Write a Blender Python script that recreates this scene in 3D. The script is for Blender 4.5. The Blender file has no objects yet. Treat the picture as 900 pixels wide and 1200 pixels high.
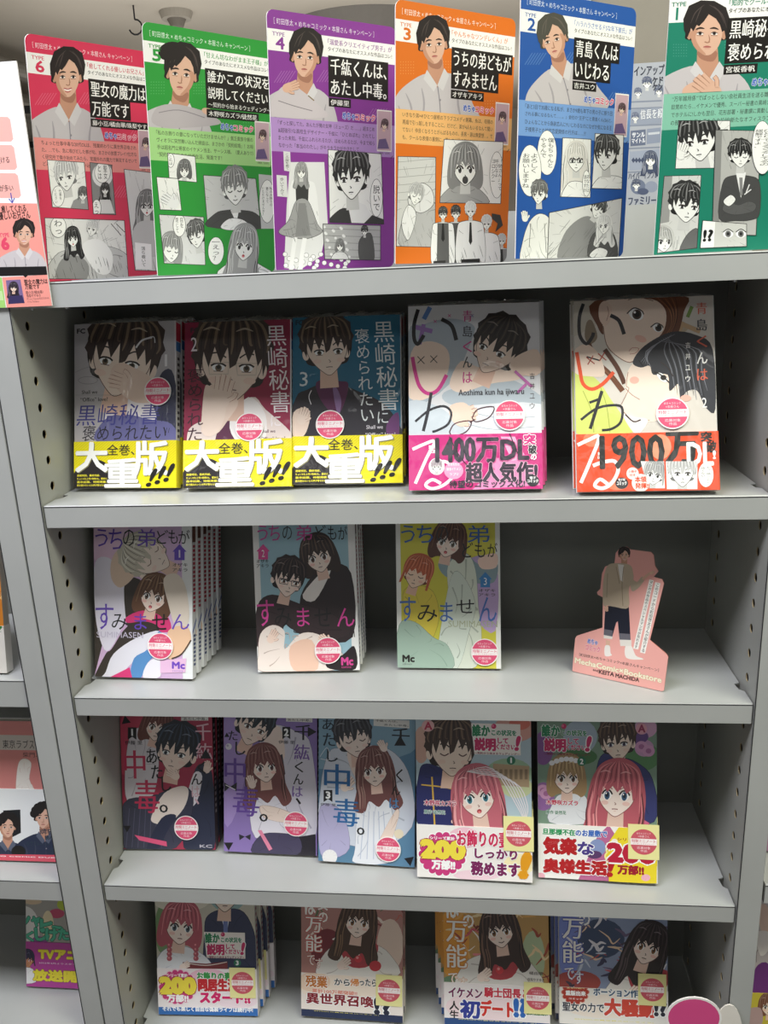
import bpy, bmesh, math, random
from mathutils import Vector, Matrix, Euler
from mathutils.geometry import tessellate_polygon
random.seed(7)
SC = bpy.context.scene
COL = SC.collection

# ---------------------------------------------------------------- camera, world, lights, exposure
CAM_F, CAM_C = 983.27, Vector((0.42701, -0.76979, 1.44669))
CAM_R = Euler((1.29143, 0.04198, 0.09682), 'XYZ')
cam_data = bpy.data.cameras.new('camera'); cam = bpy.data.objects.new('camera', cam_data); COL.objects.link(cam)
cam.location = CAM_C; cam.rotation_euler = CAM_R
cam_data.sensor_fit = 'VERTICAL'; cam_data.sensor_height = 36.0; cam_data.lens = CAM_F / 1200 * 36.0
cam_data.clip_start = 0.02; cam_data.clip_end = 60
SC.camera = cam
world = bpy.data.worlds.new('shop_ambience'); SC.world = world; world.use_nodes = True
world.node_tree.nodes['Background'].inputs[0].default_value = (0.92, 0.95, 1.0, 1)
world.node_tree.nodes['Background'].inputs[1].default_value = 0.125
def area(name, loc, size, power, color, rot=(0, 0, 0)):
    d = bpy.data.lights.new(name, 'AREA'); d.shape = 'RECTANGLE'; d.size, d.size_y = size; d.energy = power; d.color = color
    o = bpy.data.objects.new(name, d); COL.objects.link(o); o.location = loc; o.rotation_euler = rot; return o
for tx, ty, ln, pw, tc in ((-0.35, -0.58, 1.2, 19.5, (0.90, 0.91, 1.0)), (1.2, -0.58, 1.2, 18, (0.98, 1.0, 0.82)), (0.3, -2.4, 2.4, 7, (0.97, 0.98, 0.95)), (0.3, 2.4, 2.4, 16, (1.0, 0.97, 0.92)), (0.3, 4.4, 2.4, 18, (1.0, 0.96, 0.9))):
    area('ceiling_tube_light', (tx, ty, 2.42), (ln, 0.42), pw, tc)
for ty in (-0.6, 1.2, 3.0, 4.8):        # unseen upward fill lights, added to brighten the ceiling
    area('ceiling_fill_light', (0.3, ty, 2.0), (3.6, 0.9), 11, (1.0, 0.97, 0.91), (math.pi, 0, 0))
SC.view_settings.view_transform = 'Standard'; SC.view_settings.look = 'None'
SC.view_settings.gamma = 1.0; SC.view_settings.use_curve_mapping = False
SC.view_settings.exposure = 0.55

# ---------------------------------------------------------------- materials
def lin(c):
    if isinstance(c, str):
        c = c.lstrip('#')
        if len(c) == 3: c = ''.join(q * 2 for q in c)
        c = tuple(int(c[i:i + 2], 16) / 255 for i in (0, 2, 4))
    return tuple(q / 12.92 if q <= 0.04045 else ((q + 0.055) / 1.055) ** 2.4 for q in c)
def nodes(name):
    m = bpy.data.materials.new(name); m.use_nodes = True
    nt = m.node_tree; return m, nt, nt.nodes['Principled BSDF']
def metal_paint(name, hexa, rough=0.38, var=0.05, bump=0.02):
    m, nt, b = nodes(name); N = nt.nodes; L = nt.links
    tc = N.new('ShaderNodeTexCoord'); n = N.new('ShaderNodeTexNoise'); n.inputs['Scale'].default_value = 9; n.inputs['Detail'].default_value = 8
    L.new(tc.outputs['Object'], n.inputs['Vector'])
    r = N.new('ShaderNodeValToRGB'); c = lin(hexa)
    r.color_ramp.elements[0].position = 0.3; r.color_ramp.elements[1].position = 0.7
    r.color_ramp.elements[0].color = (*[q * (1 - var) for q in c], 1); r.color_ramp.elements[1].color = (*[min(1, q * (1 + var)) for q in c], 1)
    L.new(n.outputs['Fac'], r.inputs[0]); L.new(r.outputs[0], b.inputs['Base Color'])
    n2 = N.new('ShaderNodeTexNoise'); n2.inputs['Scale'].default_value = 600; L.new(tc.outputs['Object'], n2.inputs['Vector'])
    bp = N.new('ShaderNodeBump'); bp.inputs['Strength'].default_value = bump; bp.inputs['Distance'].default_value = 0.0004
    L.new(n2.outputs['Fac'], bp.inputs['Height']); L.new(bp.outputs[0], b.inputs['Normal'])
    b.inputs['Roughness'].default_value = rough
    return m
def plain(name, hexa, rough=0.6, metallic=0.0, scale=40, var=0.06):
    m, nt, b = nodes(name); N = nt.nodes; L = nt.links; c = lin(hexa)
    tc = N.new('ShaderNodeTexCoord'); n = N.new('ShaderNodeTexNoise'); n.inputs['Scale'].default_value = scale
    L.new(tc.outputs['Object'], n.inputs['Vector'])
    r = N.new('ShaderNodeValToRGB'); r.color_ramp.elements[0].color = (*[q * (1 - var) for q in c], 1); r.color_ramp.elements[1].color = (*[min(1, q * (1 + var)) for q in c], 1)
    L.new(n.outputs['Fac'], r.inputs[0]); L.new(r.outputs[0], b.inputs['Base Color'])
    b.inputs['Roughness'].default_value = rough; b.inputs['Metallic'].default_value = metallic
    return m
def print_mat(name, rough, coat, crinkle):
    # ink colours come from the mesh colour attribute; the gloss and the crinkled film are the surface itself
    m, nt, b = nodes(name); N = nt.nodes; L = nt.links
    a = N.new('ShaderNodeVertexColor'); a.layer_name = 'ink'; L.new(a.outputs['Color'], b.inputs['Base Color'])
    b.inputs['Roughness'].default_value = rough
    if coat:
        tc = N.new('ShaderNodeTexCoord'); mp = N.new('ShaderNodeMapping'); mp.inputs['Scale'].default_value = (1.0, 0.45, 1.0)
        L.new(tc.outputs['Object'], mp.inputs['Vector'])
        oi = N.new('ShaderNodeObjectInfo')
        n = N.new('ShaderNodeTexNoise'); n.noise_dimensions = '4D'; n.inputs['Scale'].default_value = 26; n.inputs['Detail'].default_value = 3; n.inputs['Distortion'].default_value = 1.2
        ml = N.new('ShaderNodeMath'); ml.operation = 'MULTIPLY'; ml.inputs[1].default_value = 40; L.new(oi.outputs['Random'], ml.inputs[0]); L.new(ml.outputs[0], n.inputs['W'])
        L.new(mp.outputs[0], n.inputs['Vector'])
        v = N.new('ShaderNodeTexVoronoi'); v.feature = 'DISTANCE_TO_EDGE'; v.inputs['Scale'].default_value = 55; L.new(mp.outputs[0], v.inputs['Vector'])
        ad = N.new('ShaderNodeMath'); ad.operation = 'MULTIPLY_ADD'; ad.inputs[1].default_value = 0.25
        L.new(v.outputs['Distance'], ad.inputs[0]); L.new(n.outputs['Fac'], ad.inputs[2])
        bp = N.new('ShaderNodeBump'); bp.inputs['Strength'].default_value = crinkle; bp.inputs['Distance'].default_value = 0.004
        L.new(ad.outputs[0], bp.inputs['Height']); L.new(bp.outputs[0], b.inputs['Coat Normal'])
        b.inputs['Coat Weight'].default_value = coat; b.inputs['Coat Roughness'].default_value = 0.09; b.inputs['Coat IOR'].default_value = 1.55
    return m
M_SHELF = metal_paint('grey_shelf_paint', '#adafae', 0.30)
M_SIDE = metal_paint('grey_panel_paint', '#a3a49f', 0.42, 0.07)
M_BACKP = metal_paint('grey_back_paint', '#74756f', 0.5, 0.07)
M_RIM = plain('pierced_rim', '#b3a27e', 0.6)
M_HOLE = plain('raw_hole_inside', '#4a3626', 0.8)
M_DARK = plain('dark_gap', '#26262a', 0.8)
M_STEEL = plain('bright_steel', '#c9c9c6', 0.25, 0.9)
M_FILM = print_mat('wrapped_print', 0.45, 0.42, 0.75)
M_CARD = print_mat('card_print', 0.42, 0.0, 0)
M_PAPER = print_mat('paper_print', 0.55, 0.0, 0)
M_PAGES = plain('page_edges', '#e4dfd2', 0.8, 0, 300, 0.1)

# ---------------------------------------------------------------- object helpers
def link(name, me, parent=None, label=None, cat=None, group=None, kind=None, mats=()):
    o = bpy.data.objects.new(name, me); COL.objects.link(o)
    if me is not None:
        for m in mats: me.materials.append(m)
    if parent: o.parent = parent
    if label: o['label'] = label
    if cat: o['category'] = cat
    if group: o['group'] = group
    if kind: o['kind'] = kind
    return o
class MB:
    def __init__(s): s.v, s.f, s.m = [], [], []
    def poly(s, pts, mi=0):
        n = len(s.v); s.v += [tuple(p) for p in pts]; s.f.append(tuple(range(n, n + len(pts)))); s.m.append(mi)
    def box(s, x0, y0, z0, x1, y1, z1, mi=0):
        n = len(s.v)
        s.v += [(x0, y0, z0), (x1, y0, z0), (x1, y1, z0), (x0, y1, z0), (x0, y0, z1), (x1, y0, z1), (x1, y1, z1), (x0, y1, z1)]
        for q in ((0, 3, 2, 1), (4, 5, 6, 7), (0, 1, 5, 4), (1, 2, 6, 5), (2, 3, 7, 6), (3, 0, 4, 7)):
            s.f.append(tuple(n + k for k in q)); s.m.append(mi)
    def prism(s, outline, z0, z1, mi=0, axis='z'):   # outline in 2D, extruded
        def tr(p, z): return {'z': (p[0], p[1], z), 'x': (z, p[0], p[1]), 'y': (p[0], z, p[1])}[axis]
        n = len(s.v); k = len(outline)
        s.v += [tr(p, z0) for p in outline] + [tr(p, z1) for p in outline]
        s.f.append(tuple(n + i for i in range(k))[::-1]); s.m.append(mi); s.f.append(tuple(n + k + i for i in range(k))); s.m.append(mi)
        for i in range(k):
            j = (i + 1) % k; s.f.append((n + i, n + j, n + k + j, n + k + i)); s.m.append(mi)
    def tube(s, a, b, r, seg=10, mi=0, r2=None):
        a, b = Vector(a), Vector(b); d = (b - a).normalized(); u = d.orthogonal().normalized(); w = d.cross(u); r2 = r if r2 is None else r2
        n = len(s.v)
        for c, rr in ((a, r), (b, r2)):
            for i in range(seg):
                t = 2 * math.pi * i / seg; s.v.append(tuple(c + (u * math.cos(t) + w * math.sin(t)) * rr))
        for i in range(seg):
            j = (i + 1) % seg; s.f.append((n + i, n + j, n + seg + j, n + seg + i)); s.m.append(mi)
        s.f.append(tuple(n + i for i in range(seg))[::-1]); s.m.append(mi); s.f.append(tuple(n + seg + i for i in range(seg))); s.m.append(mi)
    def mesh(s, name, bevel=0.0):
        me = bpy.data.meshes.new(name); me.from_pydata(s.v, [], s.f)
        for p, mi in zip(me.polygons, s.m): p.material_index = mi
        bm = bmesh.new(); bm.from_mesh(me)
        bmesh.ops.recalc_face_normals(bm, faces=bm.faces)
        if bevel: bmesh.ops.bevel(bm, geom=list(bm.edges), offset=bevel, segments=2, affect='EDGES', clamp_overlap=True)
        bm.to_mesh(me); bm.free(); me.update(); return me
    def obj(s, name, mats, parent=None, bevel=0.0, **kw):
        return link(name, s.mesh(name, bevel), parent, mats=mats if isinstance(mats, (list, tuple)) else [mats], **kw)

# ---------------------------------------------------------------- flat print: vector artwork laid on a real surface
CAM_M = CAM_R.to_matrix()
def ray(u, v): return CAM_M @ Vector(((u - 450) / CAM_F, -(v - 600) / CAM_F, -1.0))
TEXTS = {}; CANVASES = []
def text_key(txt, bold):
    k = txt
    if k not in TEXTS:
        cu = bpy.data.curves.new('lettering', 'FONT'); cu.body = txt; cu.size = 1.0; cu.resolution_u = 2
        cu.align_x = 'CENTER'; cu.fill_mode = 'FRONT'
        if '\n' in txt: cu.space_line = 0.98
        o = bpy.data.objects.new('lettering', cu); COL.objects.link(o); TEXTS[k] = o
    return k
def pts_of(s):
    if isinstance(s, str): return [tuple(float(q) for q in w.split(',')) for w in s.split()]
    return [tuple(p) for p in s]
def catmull(p, closed=True, k=4):
    n = len(p); out = []
    if n < 3: return p
    for i in range(n if closed else n - 1):
        if closed: a, b, c, d = p[i - 1], p[i], p[(i + 1) % n], p[(i + 2) % n]
        else: a, b, c, d = p[max(i - 1, 0)], p[i], p[i + 1], p[min(i + 2, n - 1)]
        for j in range(k):
            t = j / k; t2, t3 = t * t, t * t * t
            out.append(tuple(0.5 * (2 * b[q] + (c[q] - a[q]) * t + (2 * a[q] - 5 * b[q] + 4 * c[q] - d[q]) * t2 + (3 * b[q] - a[q] - 3 * c[q] + d[q]) * t3) for q in (0, 1)))
    if not closed: out.append(p[-1])
    return out
DZ = 1.1e-5
class Canvas:
    """origin O, unit axes X (right), Y (up), Z (out of the paper); w, h in metres. Shapes are digitised in photo pixels."""
    def __init__(s, O, X, Y, w, h, z0=2e-4, px=True, rect=None):
        s.O, s.X, s.Y, s.w, s.h, s.z0, s.px, s.k = Vector(O), Vector(X), Vector(Y), w, h, z0, px, None; s.asp = 1.0; s.fm = 0
        s.Z = s.X.cross(s.Y); s.ops = []; s.full = [(0, 0), (w, 0), (w, h), (0, h)] if rect is None else rect; s.clips = [s.full]
        CANVASES.append(s); s.me = bpy.data.meshes.new('print')
    def loc(s, p):
        if not s.px: return (p[0], p[1])
        if s.k: p = (s.k[0] + p[0] / s.k[2], s.k[1] + p[1] / s.k[2])
        d = ray(*p); t = (s.O - CAM_C).dot(s.Z) / d.dot(s.Z); q = CAM_C + d * t - s.O
        return (q.dot(s.X), q.dot(s.Y))
    def clip(s, pts=None, local=False):
        if pts is None: s.clips = [s.full]
        else:
            q = [p if local else s.loc(p) for p in pts_of(pts)]
            if sum(q[i - 1][0] * q[i][1] - q[i][0] * q[i - 1][1] for i in range(len(q))) < 0: q.reverse()
            s.clips = [s.full, q]
    def uv(s, u, v):
        """pixel where the point (u from the left, v from the top) of this sheet is seen"""
        q = s.O + s.X * (u * s.w) + s.Y * ((1 - v) * s.h) - CAM_C; d = CAM_M.transposed() @ q
        return (450 + CAM_F * d.x / -d.z, 600 - CAM_F * d.y / -d.z)
    def TN(s, txt, u0, v0, u1, v1, *a, **k): s.T(txt, 0, 0, 0, 0, *a, box=((u0 * s.w, (1 - v1) * s.h), (u1 * s.w, (1 - v0) * s.h)), **k)
    def RN(s, col, u0, v0, u1, v1): s.bg(col, u0, 1 - v1, u1, 1 - v0)
    def add(s, col, pts):
        s.ops.append(('p', lin(col), pts, list(s.clips)))
    def bg(s, col, u0=0, v0=0, u1=1, v1=1):
        s.add(col, [(s.w * u0, s.h * v0), (s.w * u1, s.h * v0), (s.w * u1, s.h * v1), (s.w * u0, s.h * v1)])
    def P(s, col, pts, smooth=0):
        p = pts_of(pts)
        if smooth: p = catmull(p, True, 4)
        s.add(col, [s.loc(q) for q in p])
    def R(s, col, x0, y0, x1, y1):      # axis-aligned in the paper's own frame, corners given in pixels
        a, b = s.loc((x0, y0)), s.loc((x1, y1)); s.add(col, [(a[0], a[1]), (b[0], a[1]), (b[0], b[1]), (a[0], b[1])])
    def E(s, col, cx, cy, rx, ry=None, ang=0, n=20):
        ry = rx if ry is None else ry; rx = rx * s.asp if s.fm else rx; a = math.radians(ang); ca, sa = math.cos(a), math.sin(a)
        s.add(col, [s.loc((cx + rx * math.cos(t) * ca - ry * math.sin(t) * sa, cy + rx * math.cos(t) * sa + ry * math.sin(t) * ca)) for t in [2 * math.pi * i / n for i in range(n)]])
    def S(s, col, w, pts, taper=0, smooth=1):
        p = pts_of(pts)
        if smooth and len(p) > 2: p = catmull(p, False, 4)
        n = len(p); L, Rr = [], []
        for i in range(n):
            a, b = p[max(i - 1, 0)], p[min(i + 1, n - 1)]
            dx, dy = b[0] - a[0], b[1] - a[1]; d = math.hypot(dx, dy) or 1; t = i / max(n - 1, 1)
            k = w / 2 * (1 if not taper else (1 - t * 0.85 if taper == 1 else math.sin(math.pi * (0.08 + 0.84 * t))))
            L.append((p[i][0] - dy / d * k, p[i][1] + dx / d * k)); Rr.append((p[i][0] + dy / d * k, p[i][1] - dx / d * k))
        L = [s.loc(q) for q in L]; Rr = [s.loc(q) for q in Rr]
        s.ops.append(('s', lin(col), (L, Rr), list(s.clips)))
    def T(s, txt, x0, y0, x1, y1, col='#111', bold=0.0, rot=0, slant=0, out=None, ow=0.05, vert=False, box=None):
        if vert: txt = '\n'.join(txt)
        if box: a, b = box
        else:
            p, q = s.loc((x0, y0)), s.loc((x1, y1)); a, b = (p[0], q[1]), (q[0], p[1])
        key = text_key(txt, 0)
        if out: s.ops.append(('t', lin(out), (key, a, b, rot, slant, max(0, bold) + ow, 8), list(s.clips)))
        s.ops.append(('t', lin(col), (key, a, b, rot, slant, max(0, bold), 0 if bold < .015 else 2 if bold < .03 else 6), list(s.clips)))
    # build ------------------------------------------------------
    def finish(s, cache):
        V, F, C = [], [], []; layers = []
        for kind, col, data, clips in s.ops:
            if kind == 'p':
                pl = data; tris = [[pl[i] for i in t] for t in tessellate_polygon([[Vector((q[0], q[1], 0)) for q in pl]])] if len(pl) > 4 else [pl]
            elif kind == 's':
                L, Rr = data; tris = [[L[i], Rr[i], Rr[i + 1], L[i + 1]] for i in range(len(L) - 1)]
            else:
                key, a, b, rot, slant, wgt, nc = data
                vs, fs, bb = cache[key]
                sx = (b[0] - a[0]) / max(bb[2] - bb[0], 1e-6); sy = (b[1] - a[1]) / max(bb[3] - bb[1], 1e-6)
                cx, cy = (a[0] + b[0]) / 2, (a[1] + b[1]) / 2; r = math.radians(rot)
                if len(key) == 1:       # single glyphs keep their proportions
                    if sx > 1.5 * sy: sx = 1.5 * sy
                    elif sy > 1.5 * sx: sy = 1.5 * sx
                cr, sr = math.cos(r), math.sin(r)
                q = []
                for x, y in vs:
                    x = (x - (bb[0] + bb[2]) / 2) * sx; y = (y - (bb[1] + bb[3]) / 2) * sy; x += y * slant
                    q.append((cx + x * cr - y * sr, cy + x * sr + y * cr))
                tris = []; em = min(abs(sx), abs(sy))      # weight: the same outline laid down again slightly shifted
                if nc == 2: wgt *= .7
                for ox, oy in ([(0, 0)] if not nc else [(wgt * em * math.cos(2 * math.pi * j / nc), wgt * em * math.sin(2 * math.pi * j / nc)) for j in range(nc)] + ([(0, 0)] if nc > 2 else [])):
                    tris += [[(q[i][0] + ox, q[i][1] + oy) for i in f] + [None] for f in fs] if nc else [[q[i] for i in f] for f in fs]
                    per = len(fs)
            if not tris: continue
            sub = [0] * len(tris)
            if tris[0][-1] is None: tris = [t[:-1] for t in tris]; sub = [i // per for i in range(len(tris))]
            allp = [p for t in tris for p in t]
            bx = (min(p[0] for p in allp), min(p[1] for p in allp), max(p[0] for p in allp), max(p[1] for p in allp))
            out = []
            for t, sb in zip(tris, sub):
                for cl in clips:
                    if cl is s.full and bx[0] >= -1e-9 and bx[1] >= -1e-9 and bx[2] <= s.w + 1e-9 and bx[3] <= s.h + 1e-9 and len(cl) == 4: continue
                    for i in range(len(cl)):
                        A, B = cl[i], cl[(i + 1) % len(cl)]; nx, ny = -(B[1] - A[1]), B[0] - A[0]
                        d = [(p[0] - A[0]) * nx + (p[1] - A[1]) * ny for p in t]
                        if all(q >= 0 for q in d): continue
                        r = []
                        for k in range(len(t)):
                            k2 = (k + 1) % len(t)
                            if d[k] >= 0: r.append(t[k])
                            if (d[k] >= 0) != (d[k2] >= 0):
                                f = d[k] / (d[k] - d[k2]); r.append((t[k][0] + (t[k2][0] - t[k][0]) * f, t[k][1] + (t[k2][1] - t[k][1]) * f))
                        t = r
                        if len(t) < 3: break
                    if len(t) < 3: break
                if len(t) >= 3: out.append((t, sb))
            if not out: continue
            allp = [p for t, _ in out for p in t]
            bx = (min(p[0] for p in allp), min(p[1] for p in allp), max(p[0] for p in allp), max(p[1] for p in allp))
            lay = 1 + max([l for l, o in layers if o[0] < bx[2] and o[2] > bx[0] and o[1] < bx[3] and o[3] > bx[1]], default=-1)
            layers.append((lay, bx)); z0 = s.z0 + lay * DZ
            for t, sb in out:
                z = z0 + sb * 1.1e-6
                ar = sum(t[i - 1][0] * t[i][1] - t[i][0] * t[i - 1][1] for i in range(len(t)))
                if abs(ar) < 1e-13: continue
                if ar < 0: t = t[::-1]
                n = len(V); V += [(p[0], p[1], z) for p in t]; F.append(tuple(range(n, n + len(t)))); C.append((col, len(t)))
        base = getattr(s, 'base', None)
        if base:
            bv, bf, bc = base; n = len(V); V += bv; F += [tuple(n + i for i in f) for f in bf]; C += [(lin(c), len(f)) for c, f in zip(bc, bf)]
        s.me.from_pydata(V, [], F); at = s.me.color_attributes.new('ink', 'FLOAT_COLOR', 'CORNER')
        buf = []
        for c, k in C: buf += [c[0], c[1], c[2], 1.0] * k
        at.data.foreach_set('color', buf); s.me.update()
        s.layers = max([l for l, _ in layers], default=0)
def finish_all():
    bpy.context.view_layer.update(); dg = bpy.context.evaluated_depsgraph_get(); cache = {}
    for k, o in TEXTS.items():
        ev = o.evaluated_get(dg); me = ev.to_mesh()
        vs = [(v.co.x, v.co.y) for v in me.vertices]; fs = [tuple(p.vertices) for p in me.polygons]; ev.to_mesh_clear()
        bb = (min(v[0] for v in vs), min(v[1] for v in vs), max(v[0] for v in vs), max(v[1] for v in vs)) if vs else (0, 0, 1, 1)
        cache[k] = (vs, fs, bb)
    for o in list(TEXTS.values()):
        cu = o.data; bpy.data.objects.remove(o); bpy.data.curves.remove(cu)
    for c in CANVASES: c.finish(cache)

# ---------------------------------------------------------------- the shelving
W, D, T = 0.70, 0.18, 0.0228
Z = {'top': 1.45, 'A': 1.23562, 'B': 1.02355, 'C': 0.78446, 'D': 0.5463}
def side_panel(parent, x, sgn, z0, z1, holes):
    """post flange + side sheet pierced by two columns of round holes; sgn=+1 when the panel faces +x"""
    b = MB(); a, c = (x - sgn * 0.0012, x)
    pitch, hw = 0.02665, 0.007
    cols = [(0.0262, holes[0]), (0.1535, holes[0] + 0.004)]
    ys = [0.0, 0.0262 - hw, 0.0262 + hw, 0.1535 - hw, 0.1535 + hw, D]
    k0 = [z0, z1]
    for i in (0, 2, 4): b.poly([(c, ys[i], z0), (c, ys[i + 1], z0), (c, ys[i + 1], z1), (c, ys[i], z1)])
    for yc, zc0 in cols:
        n = int((z1 - z0) / pitch); zs = zc0 - math.floor((zc0 - z0 - 0.5 * pitch) / pitch) * pitch
        zl = z0; cur = zs
        b.poly([(c, yc - hw, z0), (c, yc + hw, z0), (c, yc + hw, cur - pitch / 2), (c, yc - hw, cur - pitch / 2)])
        while cur + pitch / 2 < z1:
            N = 16; ring = [(yc + 0.0042 * math.cos(2 * math.pi * i / N), cur + 0.0046 * math.sin(2 * math.pi * i / N)) for i in range(N)]
            sq = []
            for i in range(N):
                t = 2 * math.pi * i / N; ct, st = math.cos(t), math.sin(t); k = min(hw / max(abs(ct), 1e-9), pitch / 2 / max(abs(st), 1e-9))
                sq.append((yc + ct * k, cur + st * k))
            for i in range(N):
                j = (i + 1) % N
                q = [(c, *ring[i]), (c, *sq[i])]
                # keep the cell's corner
                A, B = sq[i], sq[j]
                if abs(abs(A[0] - yc) - hw) < 1e-9 and abs(abs(B[1] - cur) - pitch / 2) < 1e-9 or abs(abs(B[0] - yc) - hw) < 1e-9 and abs(abs(A[1] - cur) - pitch / 2) < 1e-9:
                    q.append((c, yc + math.copysign(hw, A[0] + B[0] - 2 * yc), cur + math.copysign(pitch / 2, A[1] + B[1] - 2 * cur)))
                q += [(c, *sq[j]), (c, *ring[j])]; b.poly(q)
                b.poly([(c, *ring[i]), (c, *ring[j]), (c - sgn * 0.0011, *ring[j]), (c - sgn * 0.0011, *ring[i])], 2)
            cur += pitch
        b.poly([(c, yc - hw, cur - pitch / 2), (c, yc + hw, cur - pitch / 2), (c, yc + hw, z1), (c, yc - hw, z1)])
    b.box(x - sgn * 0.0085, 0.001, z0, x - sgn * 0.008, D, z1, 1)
    me = b.mesh('side_panel')
    o = link('side_panel', me, parent, mats=[M_SIDE, M_HOLE, M_RIM])
    f = MB(); xo = x - sgn * 0.0245
    f.box(min(x, xo), -0.0016, z0, max(x, xo), 0.0, z1)                      # front flange
    f.box(min(xo, xo + sgn * 0.0012), 0.0, z0, max(xo, xo + sgn * 0.0012), D, z1)
    f.obj('post', [M_SHELF], parent, bevel=0.0004)
    g = MB(); g.box(min(x, x - sgn * 0.0010), -0.0019, z0, max(x, x - sgn * 0.0010), -0.0016, z1); g.obj('edge_gap_shade', [M_DARK], parent)  # dark strip coloured in for the shaded gap along the post's inner edge
def shelf(parent, x0, x1, z, t=T, notch=True, cap=False, d=D):
    b = MB(); g = 0.0014 if not cap else -0.0255; X0, X1 = x0 + g, x1 - g
    n = 0.0045
    if notch and not cap:
        out = [(X0, 0.0008), (X1, 0.0008), (X1, 0.026), (X1 - n, 0.030), (X1 - n * 1.3, 0.042), (X1, 0.044), (X1, d), (X0, d), (X0, 0.044), (X0 + n * 1.3, 0.042), (X0 + n, 0.030), (X0, 0.026)]
    else: out = [(X0, 0.0008), (X1, 0.0008), (X1, d), (X0, d)]
    b.prism(out, z - 0.0011, z)
    b.prism([(0.0, z - t), (0.0, z - 0.0009), (0.0006, z - 0.0001), (0.0016, z - 0.0001), (0.0016, z - t + 0.0012), (0.014, z - t + 0.0012), (0.014, z - t), (0.0006, z - t)], X0, X1, 0, 'x')
    b.box(X0, 0.0016, z - t, X0 + 0.001, 0.026, z - 0.001); b.box(X1 - 0.001, 0.0016, z - t, X1, 0.026, z - 0.001)
    b.box(X0, -0.00015, z - 0.0019, X1, 0.0004, z - 0.0010, 1)  # dark strip standing in for the shade between deck and lip
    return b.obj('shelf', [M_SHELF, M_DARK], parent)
def bookcase(name, x0, x1, zs, ts, label, backz, capz=None, both=True, pan=(1, 1)):
    r = link(name, None, None, label, 'bookcase', 'adjoining grey steel bookcases'); r.location = ((x0 + x1) / 2, 0, 0)
    bpy.context.view_layer.update()
    r.location = (0, 0, 0)
    top = capz or 1.45
    if pan[0]: side_panel(r, x0, 1, 0.02, top - 0.0015, (1.2768,))
    if pan[1]: side_panel(r, x1, -1, 0.02, top - 0.0015, (1.2790,))
    for z, t in zip(zs, ts): shelf(r, x0, x1, z, t)
    if capz:
        shelf(r, x0, x1, capz, T + 0.0002, cap=True)
    b = MB(); b.box(x0 - 0.0225 * (x0 < .7), D, 0.02, x1 + 0.0225 * (x1 < 1), D + 0.0012, backz); b.obj('back_panel', [M_BACKP], r)
    b = MB(); b.box(x0, 0.012, 0.0, x1, 0.014, 0.09); b.obj('kick_plate', [M_SHELF], r)
    return r
main = bookcase('bookcase', 0, W, [Z['A'], Z['B'], Z['C'], Z['D'], 0.31, 0.09], [T, T - 0.001, T - 0.002, T, T, T],
                'grey steel bookcase of rows of face-out comics in the middle, with holed side panels', 1.448, capz=Z['top'])
rl = MB(); rl.box(-0.02, D - .004, 1.4502, W + .02, D + .0012, 1.502); rl.obj('back_rail', [M_SHELF], main)
b = MB(); b.tube((0, 0, 0.0008), (0, 0, -0.002), 0.0018, 8); sm = b.mesh('screw'); sm.materials.append(M_STEEL)
for x in (0.018, 0.052, 0.655, 0.69): o = bpy.data.objects.new('screw', sm); COL.objects.link(o); o.parent = main; o.location = (x, 0.006, Z['top'] - T)
leftc = bookcase('bookcase', -0.751, -0.051, [1.043, 0.7863, 0.5716, 0.31], [0.032, 0.0265, T, T],
                 'grey steel bookcase cut by the left edge of the photo, beside the questionnaire sheet', 1.45, capz=None, pan=(0, 1))
rightc = bookcase('bookcase', 0.7262, 1.426, [1.23562, 1.02, 0.8125, 0.56], [T, T, T, T],
                  'grey steel bookcase showing only a sliver right of the holed panels', 1.45, capz=None, pan=(0, 0))

# floor, ceiling and far wall
def struct(name, b, mats): return b.obj(name, mats, None, kind='structure')
M_FLOOR = plain('shop_floor_vinyl', '#8d8a84', 0.45, 0, 3)
M_CEIL = plain('ceiling_board', '#b5aea3', 0.85, 0, 2.5, 0.07)
M_WALL = plain('far_wall_paint', '#a39c92', 0.85, 0, 2, 0.05)
b = MB(); b.box(-3, -3, -0.05, 4.5, 6.5, 0.0); struct('floor', b, [M_FLOOR])
b = MB(); b.box(-3, -3, 2.6, 4.5, 6.5, 2.65); struct('ceiling', b, [M_CEIL])
b = MB(); b.box(-3, 6.3, 0, 4.5, 6.4, 2.6); struct('wall_back', b, [M_WALL])
b = MB(); b.box(-3.1, -3, 0, -3, 6.5, 2.6); struct('wall_left', b, [M_WALL])
b = MB(); b.box(4.5, -3, 0, 4.6, 6.5, 2.6); struct('wall_right', b, [M_WALL])

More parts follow.
